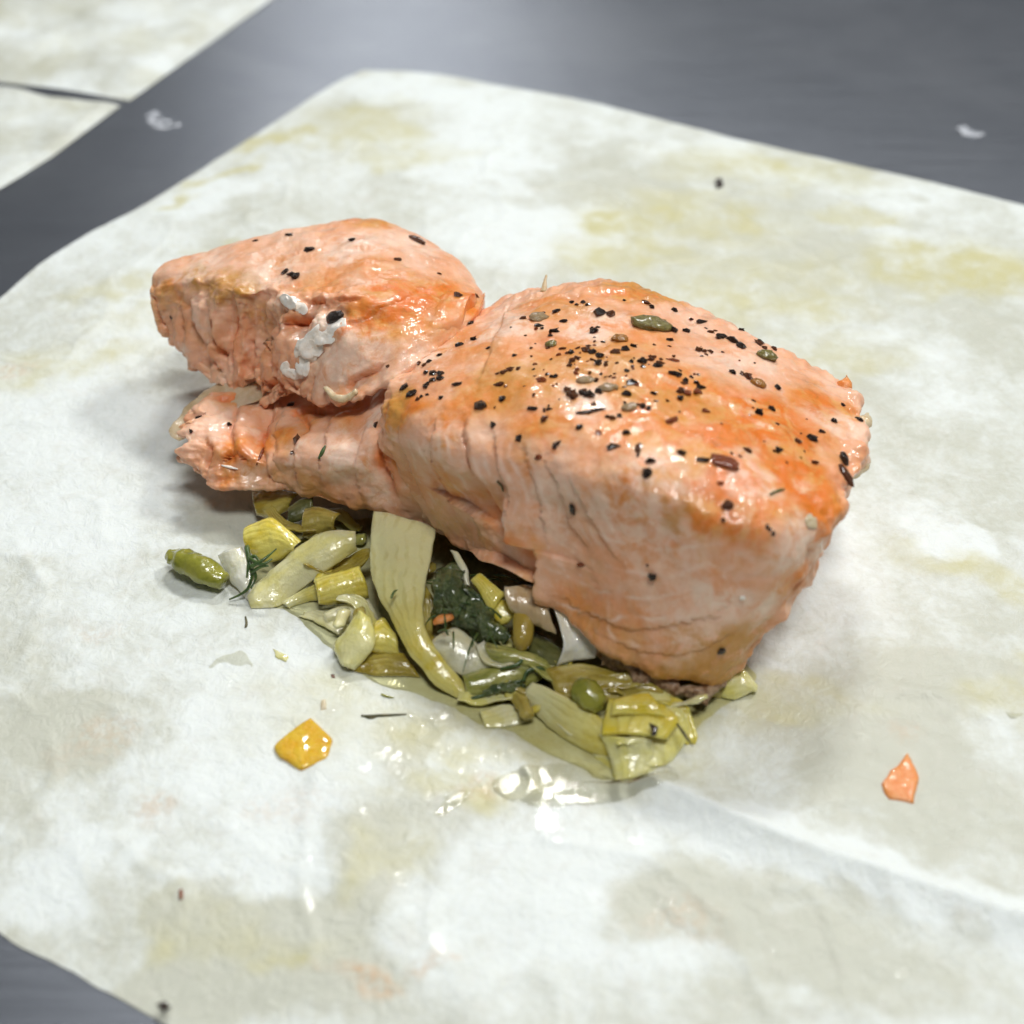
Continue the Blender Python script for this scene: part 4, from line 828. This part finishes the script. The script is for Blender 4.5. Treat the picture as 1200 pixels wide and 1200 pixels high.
stick('dill_thread', dz([(880, 445, 1.15), (884, 432, 1.17), (892, 420, 1.18), (903, 415, 1.18)]), .02, 'dill', 'short dark thread on the long arched onion strip', 'dill')
for k, L in enumerate([[(640, 1105, .5), (655, 1070, .6), (700, 1060, .6), (722, 1085, .5)], [(440, 1170, .3), (520, 1150, .35), (580, 1120, .45), (640, 1100, .5)], [(560, 1060, .6), (610, 1050, .65), (640, 1030, .68), (665, 1020, .68)]]):
    stick('dill_thread', [at(*p) for p in Z3(*L)], .035, 'dill', ['thin dark dill loop on the tip of the green leek slice', 'thick dark dill strand along the near edge of the green leek slice', 'dark dill strand under the plump seed'][k], 'dill')
put('dill_tuft', tube_vf(pts(Z3((500, 1150, .35), (560, 1130, .42), (610, 1120, .45), (645, 1125, .4))), [.06, .13, .12, .04], 30, 14, .08, .6, 3), 'herb', 'dark wet dill tuft on the green leek slice', 'dill')
# on the flesh
for L, m, r, lab in [(Z1((403, 785), (412, 762), (418, 748), (424, 735)), 'pepper_red', .025, 'thin red-brown thread on the torn salmon tip'),
                     (Z1((586, 768), (593, 755), (599, 745), (605, 732)), 'dill', .035, 'short green dill needle on the lower salmon layer'),
                     ([(583, 563), (586, 566), (589, 570), (590, 575)], 'dill_dry', .02, 'fine dark thread on the front face of the thick salmon block'),
                     ([(902, 580), (908, 577), (914, 575), (919, 574)], 'dill', .025, 'short green dill needle near the right end of the salmon top'),
                     ([(675, 485), (688, 484), (700, 481), (710, 480)], 'pepper_black', .03, 'longest thin black twig among the pepper on the salmon top')]:
    stick('herb_thread', on_flesh(L, .02), r, m, lab, 'herb')

# ------------------------------------------------------------------ things lying on the paper
put('pepper_piece', chunk_vf([p[:2] for p in Z4((578, 882), (662, 962), (640, 1030), (545, 1072), (462, 1020), (445, 985), (490, 945))], .11, seed=3, rough=.014, dome=.1), 'yellow_pepper', 'bright yellow pepper piece lying alone on the paper in front', 'pepper')
put('salmon_crumb', chunk_vf([(1065, 880), (1078, 906), (1071, 937), (1042, 932), (1033, 914), (1052, 895)], .09, seed=5, rough=.03, dome=.1), 'crumb_orange', 'orange salmon crumb lying alone on the paper at the right', 'crumb')
put('vegetable_crumb', chunk_vf([p[:2] for p in Z4((440, 620), (500, 650), (490, 668), (450, 650))], .06, seed=6), 'leek_pale', 'flat yellowish crumb on the paper left of the pale leek chunk', 'crumb')
put('vegetable_crumb', chunk_vf([p[:2] for p in Z4((620, 815), (640, 812), (638, 845), (615, 848))], .06, seed=7), 'tan_bit', 'small tan crumb on the paper above the yellow pepper piece', 'crumb')
put('vegetable_crumb', chunk_vf([p[:2] for p in Z4((652, 712), (668, 712), (668, 726), (652, 726))], .05, seed=8), 'pepper_brown', 'tiny brown crumb on the paper below the pale leek chunk', 'crumb')
put('pepper_fleck', chunk_vf([(838, 210), (846, 208), (848, 216), (840, 219)], .12, seed=9, na=16), 'pepper_black', 'dark fleck on the far part of the stained paper behind the salmon', 'pepper')
put('pepper_fleck', chunk_vf([(209, 1041), (213, 1039), (214, 1050), (210, 1051)], .06, seed=10, na=16), 'pepper_red', 'red-brown fleck on the paper at the lower left', 'pepper')
put('pepper_fleck', chunk_vf([(184, 1176), (194, 1172), (200, 1178), (192, 1183)], .07, seed=11, na=16), 'pepper_black', 'black fleck on the paper near the lower left corner of the picture', 'pepper')
put('steel_crumb', chunk_vf([(1120, 152), (1132, 148), (1140, 155), (1156, 155), (1146, 162), (1130, 160)], .006, z=0, seed=12, na=20, rough=.06), 'smear', 'small white crumb on the bare steel at the upper right', 'crumb')
put('steel_crumb', chunk_vf([(168, 138), (182, 130), (198, 139), (214, 146), (200, 152), (180, 150)], .004, z=0, seed=13, na=20, rough=.06), 'smear', 'pale smear on the steel next to the far parchment corner', 'crumb')

# ------------------------------------------------------------------ pepper
def flake_mesh(seed, m, kind):
    r = np.random.default_rng(seed); n1, n2 = 5, 6; V = []
    for i in range(n1):
        ph = math.pi*i/(n1-1); sh = r.uniform(-.12, .12, 2); tw = r.uniform(-.4, .4)
        for j in range(n2):
            th = 2*math.pi*(j+r.uniform(-.3, .3))/n2+tw; q = r.uniform(.45, 1.3)
            V.append([math.sin(ph)*math.cos(th)*q*.5+sh[0], math.sin(ph)*math.sin(th)*q*.5+sh[1], math.cos(ph)*.5*r.uniform(.6, 1.2)])
    V = np.array(V)
    for i in (0, n1-1): V[i*n2:(i+1)*n2] = V[i*n2:(i+1)*n2].mean(0)
    return mesh_from('pepper_flake', V, grid_faces(n1, n2, True), m, smooth=False)
FL = {k: [flake_mesh(100+i*7+ord(k), M[mm], i) for i in range(12)] for k, mm in (('k', 'pepper_black'), ('b', 'pepper_brown'), ('r', 'pepper_red'))}
Zb = lambda x, y: (560+x/2.4, 300+y/2.4)
Zc = lambda x, y: (400+x/3, 430+y/3)
Za = lambda x, y: (140+x/2.5, 230+y/2.5)
PEP = []
for (x, y, l, asp, an, k) in [
 (295,131,40,.5,-5,'k'),(265,131,16,.8,60,'k'),(223,155,28,.6,80,'k'),(240,185,20,.8,0,'k'),(165,197,30,.5,0,'k'),(128,176,20,.7,0,'b'),(217,212,36,.5,35,'k'),(342,160,36,.9,20,'k'),(375,165,30,.8,60,'b'),(327,212,26,.8,0,'k'),
 (470,132,30,.6,100,'b'),(490,145,18,.8,0,'k'),(551,152,20,.7,0,'k'),(412,125,12,.8,0,'k'),(552,210,28,.7,0,'k'),(585,212,20,.8,0,'k'),(622,188,36,.5,50,'k'),(655,215,22,.4,0,'b'),(742,210,22,.6,30,'k'),(635,268,54,.5,-5,'b'),
 (710,247,76,.42,-12,'k'),(812,260,54,.5,-12,'k'),(790,238,22,.5,-10,'k'),(740,335,60,.45,-25,'k'),(842,372,22,.8,0,'k'),(600,345,40,.4,-25,'k'),(578,360,26,.5,0,'b'),(628,370,28,.6,15,'k'),(590,390,68,.55,0,'r'),(570,402,24,.8,0,'k'),
 (497,387,24,.6,0,'k'),(433,357,36,.6,-5,'k'),(490,300,58,.6,-10,'k'),(500,285,40,.4,0,'b'),(550,295,28,.6,-30,'r'),(553,333,36,.3,0,'k'),(437,318,12,.8,0,'r'),(388,272,30,.7,-20,'b'),(440,255,24,.6,0,'k'),(415,262,28,.7,-30,'k'),
 (320,272,64,.5,-5,'k'),(300,262,40,.5,10,'b'),(268,300,42,.8,40,'b'),(340,303,26,.9,0,'k'),(262,272,24,.7,100,'k'),(205,338,42,.5,-15,'k'),(180,350,30,.5,0,'r'),(160,305,16,.8,0,'r'),(92,318,50,.3,5,'b'),(62,362,28,.5,0,'b'),
 (30,258,16,.5,0,'b'),(53,332,10,.8,0,'k'),(270,385,80,.4,-12,'b'),(310,384,64,.5,10,'k'),(418,387,28,.7,-20,'k'),(68,403,22,.8,0,'k'),(12,422,34,.9,60,'k'),(153,430,26,.6,-20,'k'),(196,432,20,.4,0,'k'),(43,475,28,.5,90,'k'),
 (188,460,24,.8,0,'b'),(115,512,26,.7,70,'k'),(285,484,24,.7,0,'k'),(340,497,20,.8,0,'r'),(223,531,28,.7,45,'k'),(170,565,22,.8,0,'r'),(416,497,24,.8,0,'k'),(532,407,14,.8,0,'b'),(545,465,36,.6,40,'r'),(635,436,26,.6,0,'r'),
 (380,455,46,.6,10,'k'),(465,425,44,.7,10,'k'),(382,538,34,.7,0,'k'),(452,540,30,.7,80,'b'),(484,577,30,.7,0,'k'),(476,613,30,.9,0,'k'),(575,556,28,.7,-10,'k'),(632,575,32,.6,-10,'k'),(760,548,24,.7,0,'b'),(845,548,26,.8,-40,'k'),
 (790,441,28,.9,30,'k'),(825,431,26,.7,-40,'k'),(900,522,26,.7,-10,'b'),(940,514,34,.7,-50,'k'),(967,495,20,.7,0,'k'),(950,581,20,.7,0,'b'),(1000,463,20,.8,0,'k'),(1027,420,16,.9,0,'k'),(1075,463,26,.8,0,'k'),
 (450,560,18,.6,80,'k'),(683,640,26,.5,0,'r'),(205,252,18,.8,0,'b'),(150,260,12,.8,0,'b'),(600,178,18,.5,30,'k'),(640,205,14,.6,0,'k'),(540,235,22,.4,0,'k'),(668,210,14,.5,0,'b'),(240,262,20,.6,0,'b'),(360,300,18,.6,0,'b'),(505,310,30,.6,-20,'k')]:
    PEP.append((*Zb(x, y), l/2.4, asp, an, k, 'top'))
for (x, y, l, asp, an, k) in [(225,70,36,.7,60,'k'),(247,97,36,.85,0,'k'),(285,108,46,.9,20,'k'),(318,28,60,.5,-5,'k'),(325,48,70,.4,5,'k'),(350,110,22,.9,0,'k'),(410,62,38,.3,0,'k'),(125,200,20,.6,90,'b'),(555,62,32,.4,0,'b')]:
    PEP.append((*Zc(x, y), l/3, asp, an, k, 'top'))
for (x, y, l, asp, an, k) in [(1030,373,26,.6,0,'k'),(1040,418,24,.6,0,'k'),(995,437,30,.6,0,'k'),(937,467,20,.7,0,'k'),(893,490,40,.7,0,'k'),(1082,445,16,.7,0,'k'),(1157,467,18,.7,0,'k'),(1107,520,14,.7,0,'b')]:
    PEP.append((*Za(x, y), l/2.5, asp, an, k, 'top'))
for (x, y, l, asp, an, k) in [(267,711,36,.6,75,'k'),(705,703,30,.8,30,'b'),(822,773,38,.65,-60,'k'),(490,902,28,.8,0,'k'),(290,866,26,.4,10,'r'),(688,742,18,.8,90,'b'),(478,870,10,.8,0,'b')]:
    PEP.append((*Zb(x, y), l/2.4, asp, an, k, 'front'))
PEP.append((*Z5((985, 405))[0], 11, .9, 0, 'k', 'front'))
for (x, y, l, asp, an, k) in [(555,158,34,.6,0,'k'),(502,230,58,.5,-18,'k'),(682,130,24,.6,0,'k'),(500,114,28,.4,10,'k'),(398,131,20,.4,15,'k'),(815,186,28,.5,40,'b'),(990,290,30,.6,-20,'b'),(1045,293,18,.8,0,'b'),(938,228,14,.7,0,'b'),(785,500,16,.7,0,'b'),(152,355,18,.5,70,'k'),(860,125,14,.6,0,'b')]:
    PEP.append((*Za(x, y), l/2.5, asp, an, k, 'flap'))
for (x, y, l, asp, an, k) in [(235,648,24,.4,5,'k'),(318,668,18,.7,0,'k'),(210,688,16,.7,80,'k'),(522,714,30,.8,60,'b'),(507,750,16,.8,0,'b'),(500,612,26,.7,0,'k'),(752,670,24,.5,-60,'k')]:
    PEP.append((*Za(x, y), l/2.5, asp, an, k, 'low'))
for (cx_, cy_, sx_, sy_, n_) in [(700, 425, 62, 38, 46), (700, 460, 90, 40, 22), (820, 420, 60, 30, 14), (640, 400, 40, 30, 10), (900, 500, 60, 40, 14)]:
    for _ in range(n_):
        PEP.append((cx_+rng.normal()*sx_*.6, cy_+rng.normal()*sy_*.6, float(rng.uniform(3, 7.5)), float(rng.uniform(.4, .9)), float(rng.uniform(0, 180)), 'kkbbr'[int(rng.integers(5))], 'top'))
PL = {'top': ('cracked pepper flake stuck on the seared top of the thick salmon block', 'pepper on the salmon top'),
      'front': ('cracked pepper flake stuck on the front face of the thick salmon block', 'pepper on the salmon front'),
      'flap': ('cracked pepper flake stuck on the folded salmon flap', 'pepper on the folded flap'),
      'low': ('cracked pepper flake stuck on the torn lower left layers of the salmon', 'pepper on the lower salmon layers')}
def flesh_frame(px, py, an):
    h = hit(px, py)
    if h is None: return None
    p, n_ = h[0], h[1]
    if n_@(CAM-p) < 0: n_ = -n_
    a_ = math.radians(an); t = RIGHT*math.cos(a_)+UP*math.sin(a_); t = t-n_*(t@n_); t /= np.linalg.norm(t); b = np.cross(n_, t)
    return p, n_, t, b, np.linalg.norm(p-CAM)/F
from mathutils import Matrix
def stick_on(o, fr, lx, ly, lz, sink):
    p, n_, t, b, _ = fr; p = p+n_*(lz*.5-sink)
    m = Matrix(((t[0]*lx, b[0]*ly, n_[0]*lz, p[0]*S), (t[1]*lx, b[1]*ly, n_[1]*lz, p[1]*S), (t[2]*lx, b[2]*ly, n_[2]*lz, p[2]*S), (0, 0, 0, 1)))
    o.matrix_world = m
P2_ = []
for (px, py, l, asp, an, k, where) in PEP:
    if l > 15:
        for q_ in (-.34, 0, .34):
            P2_.append((px+q_*l*math.cos(math.radians(an))+rng.normal()*l*.06, py-q_*l*math.sin(math.radians(an))+rng.normal()*l*.1, l*float(rng.uniform(.36, .55)), float(rng.uniform(.6, .95)), float(rng.uniform(0, 180)), k if rng.random() < .7 else 'b', where))
    else: P2_.append((px, py, l*(1.06 if l > 7.6 else .95), max(asp, .5), an, k, where))
PEP = P2_
for i, (px, py, l, asp, an, k, where) in enumerate(PEP):
    fr = flesh_frame(px, py, an)
    if fr is None: continue
    o = bpy.data.objects.new('pepper_flake', FL[k][i % 12]); sc.collection.objects.link(o)
    kn = {'k': 'black ', 'b': 'dark brown ', 'r': 'red-brown '}[k]; tag(o, kn+PL[where][0], 'pepper', kn+PL[where][1])
    L_ = l*fr[4]*1.08; h_ = min(L_*asp, L_)*rng.uniform(.55, .8)
    stick_on(o, fr, L_, L_*asp*1.1, h_, h_*.3)
def curd(blobs_, label):
    VV, FF, o_ = [], [], 0
    for (x, y, l, asp, an, h_) in blobs_:
        fr = flesh_frame(140+x/2.5, 230+y/2.5, an)
        if fr is None: continue
        p, n_, t, b, sc_ = fr; L_ = l/2.5*sc_*1.5; h_ *= .42; n1, n2 = 16, 24; ph = np.linspace(0, math.pi, n1)[:, None]; th = np.arange(n2)[None]/n2*2*math.pi
        E = .5*np.stack([np.sin(ph)*np.cos(th), np.sin(ph)*np.sin(th), np.cos(ph)+0*th], -1).reshape(-1, 3)
        W = p+E[:, :1]*L_*t+E[:, 1:2]*L_*asp*b+E[:, 2:]*L_*h_*n_
        W = W+.07*L_*np.stack([fbm(W, 4, 3, 81), fbm(W, 4, 3, 83), fbm(W, 4, 3, 85)], 1)+.012*np.stack([fbm(W, 12, 2, 87)]*3, 1)
        VV.append(W); FF.append(grid_faces(n1, n2, True)+o_); o_ += len(W)
    o = obj('albumin', np.concatenate(VV), np.concatenate(FF), M['albumin'], parent=salmon); o['label'] = label
curd([(615, 395, 80, .6, 25, .22), (575, 425, 85, .6, 50, .24), (545, 465, 80, .55, 55, .24), (560, 440, 60, .7, 0, .3), (535, 490, 50, .6, 80, .35)], 'white curd of cooked protein')
curd([(488, 505, 34, .6, 80, .6), (505, 520, 40, .6, -20, .6), (530, 522, 38, .6, 20, .6), (545, 503, 36, .6, 80, .5)], 'white curled drip of protein')
curd([(495, 308, 50, .5, -15, .25), (525, 325, 46, .5, -25, .25), (510, 300, 30, .6, 0, .25)], 'white patch of protein above the crack')
def special(name, px, py, l, asp, an, m, lab, cat, hgt=.7, sink=.3, seed=1, smooth=True, boxy=False):
    fr = flesh_frame(px, py, an)
    n1, n2 = 14, 20; ph = np.linspace(0, math.pi, n1)[:, None]; th = np.arange(n2)[None]/n2*2*math.pi
    pw = .45 if boxy else 1.0; f_ = lambda c: np.sign(c)*np.abs(c)**pw
    V = .5*np.stack([f_(np.sin(ph)*np.cos(th)), f_(np.sin(ph)*np.sin(th)), f_(np.cos(ph)+0*th)], -1).reshape(-1, 3)
    V += .11*np.stack([fbm(V, 3.2, 3, seed), fbm(V, 3.2, 3, seed+2), fbm(V, 3.2, 3, seed+4)], 1)
    st = np.stack([np.tile(np.arange(n2)/n2, n1), np.repeat(np.linspace(0, 1, n1), n2), np.zeros(len(V)), np.ones(len(V))], 1)
    o = bpy.data.objects.new(name, mesh_from(name, V, grid_faces(n1, n2, True), M[m], {'st': st})); sc.collection.objects.link(o)
    tag(o, lab, cat); L_ = l*fr[4]; stick_on(o, fr, L_, L_*asp, L_*asp*hgt, L_*asp*hgt*sink)
special('green_peppercorn', 763, 382, 50, .6, -3, 'peppercorn_green', 'largest wrinkled olive peppercorn on the salmon top near its far edge', 'peppercorn', .55, .35, 1)
special('green_peppercorn', 898, 419, 24, .75, -15, 'peppercorn_green', 'small yellow-green peppercorn half under a black flake at the far right of the salmon top', 'peppercorn', .7, .3, 2)
special('spice_seed', 888, 451, 19, .85, 0, 'caramel', 'round caramel seed on the right part of the salmon top', 'seed', .6, .3, 3)
special('spice_seed', 727, 398, 20, .85, 20, 'caramel', 'amber seed between the largest peppercorn and the wet highlight', 'seed', .5, .35, 4)
special('spice_flake', 849, 542, 32, .6, -5, 'pepper_red', 'flat square red-brown flake on the right front of the salmon top', 'spice', .25, .2, 5, boxy=True)
special('spice_husk', 990, 558, 30, .38, -75, 'pepper_brown', 'long dark brown husk hanging at the right end of the salmon', 'spice', .8, .3, 6)
special('spice_husk', 988, 538, 18, .6, -60, 'pepper_black', 'black husk bit above the long brown husk at the right end', 'spice', .8, .3, 7)
special('spice_husk', 489, 282, 26, .32, -68, 'pepper_brown', 'long dark husk at the crest of the folded salmon flap', 'spice', .7, .3, 8)
special('pepper_shard', 394, 373, 22, .7, 20, 'pepper_black', 'shiny black shard stuck in the white curd on the folded flap', 'pepper', .8, .25, 9)
special('garlic_bit', 686, 446, 22, .6, 0, 'clear_bit', 'glassy bit left of centre among the densest pepper', 'garlic', .5, .35, 10)
special('garlic_bit', 713, 455, 22, .75, 0, 'clear_bit', 'greyish glassy bit right beside the densest pepper', 'garlic', .5, .35, 11)
special('garlic_bit', 631, 372, 22, .8, 0, 'clear_bit', 'glassy tan bit near the left end of the salmon top', 'garlic', .4, .35, 12)
special('garlic_bit', 646, 404, 15, .8, 0, 'peppercorn_green', 'small dull green bit on the left of the salmon top', 'garlic', .6, .3, 13)
special('garlic_bit', 738, 478, 20, .7, 30, 'clear_bit', 'glassy green-grey bit touching black pepper at the middle of the salmon top', 'garlic', .5, .3, 14)
special('garlic_bit', 950, 612, 20, .9, 0, 'tan_bit', 'pale yellow flat bit on the right shoulder of the salmon', 'garlic', .25, .3, 15)
special('pepper_fleck', 765, 856, 1, 1, 0, 'pepper_black', 'x', 'pepper') if False else None
put('pepper_fleck', chunk_vf([p[:2] for p in Z5((745, 655), (772, 668), (768, 690), (752, 690))], .06, seed=15, na=16, z=.78), 'pepper_black', 'black triangular fleck on the layered leek chunk', 'pepper')
special('flesh_crumb', 870, 700, 8, .8, 0, 'albumin', 'tiny pale crumb on the right front face of the salmon', 'crumb', .6, .3, 16)
for o in sc.objects:
    if '_o' in o: del o['_o']
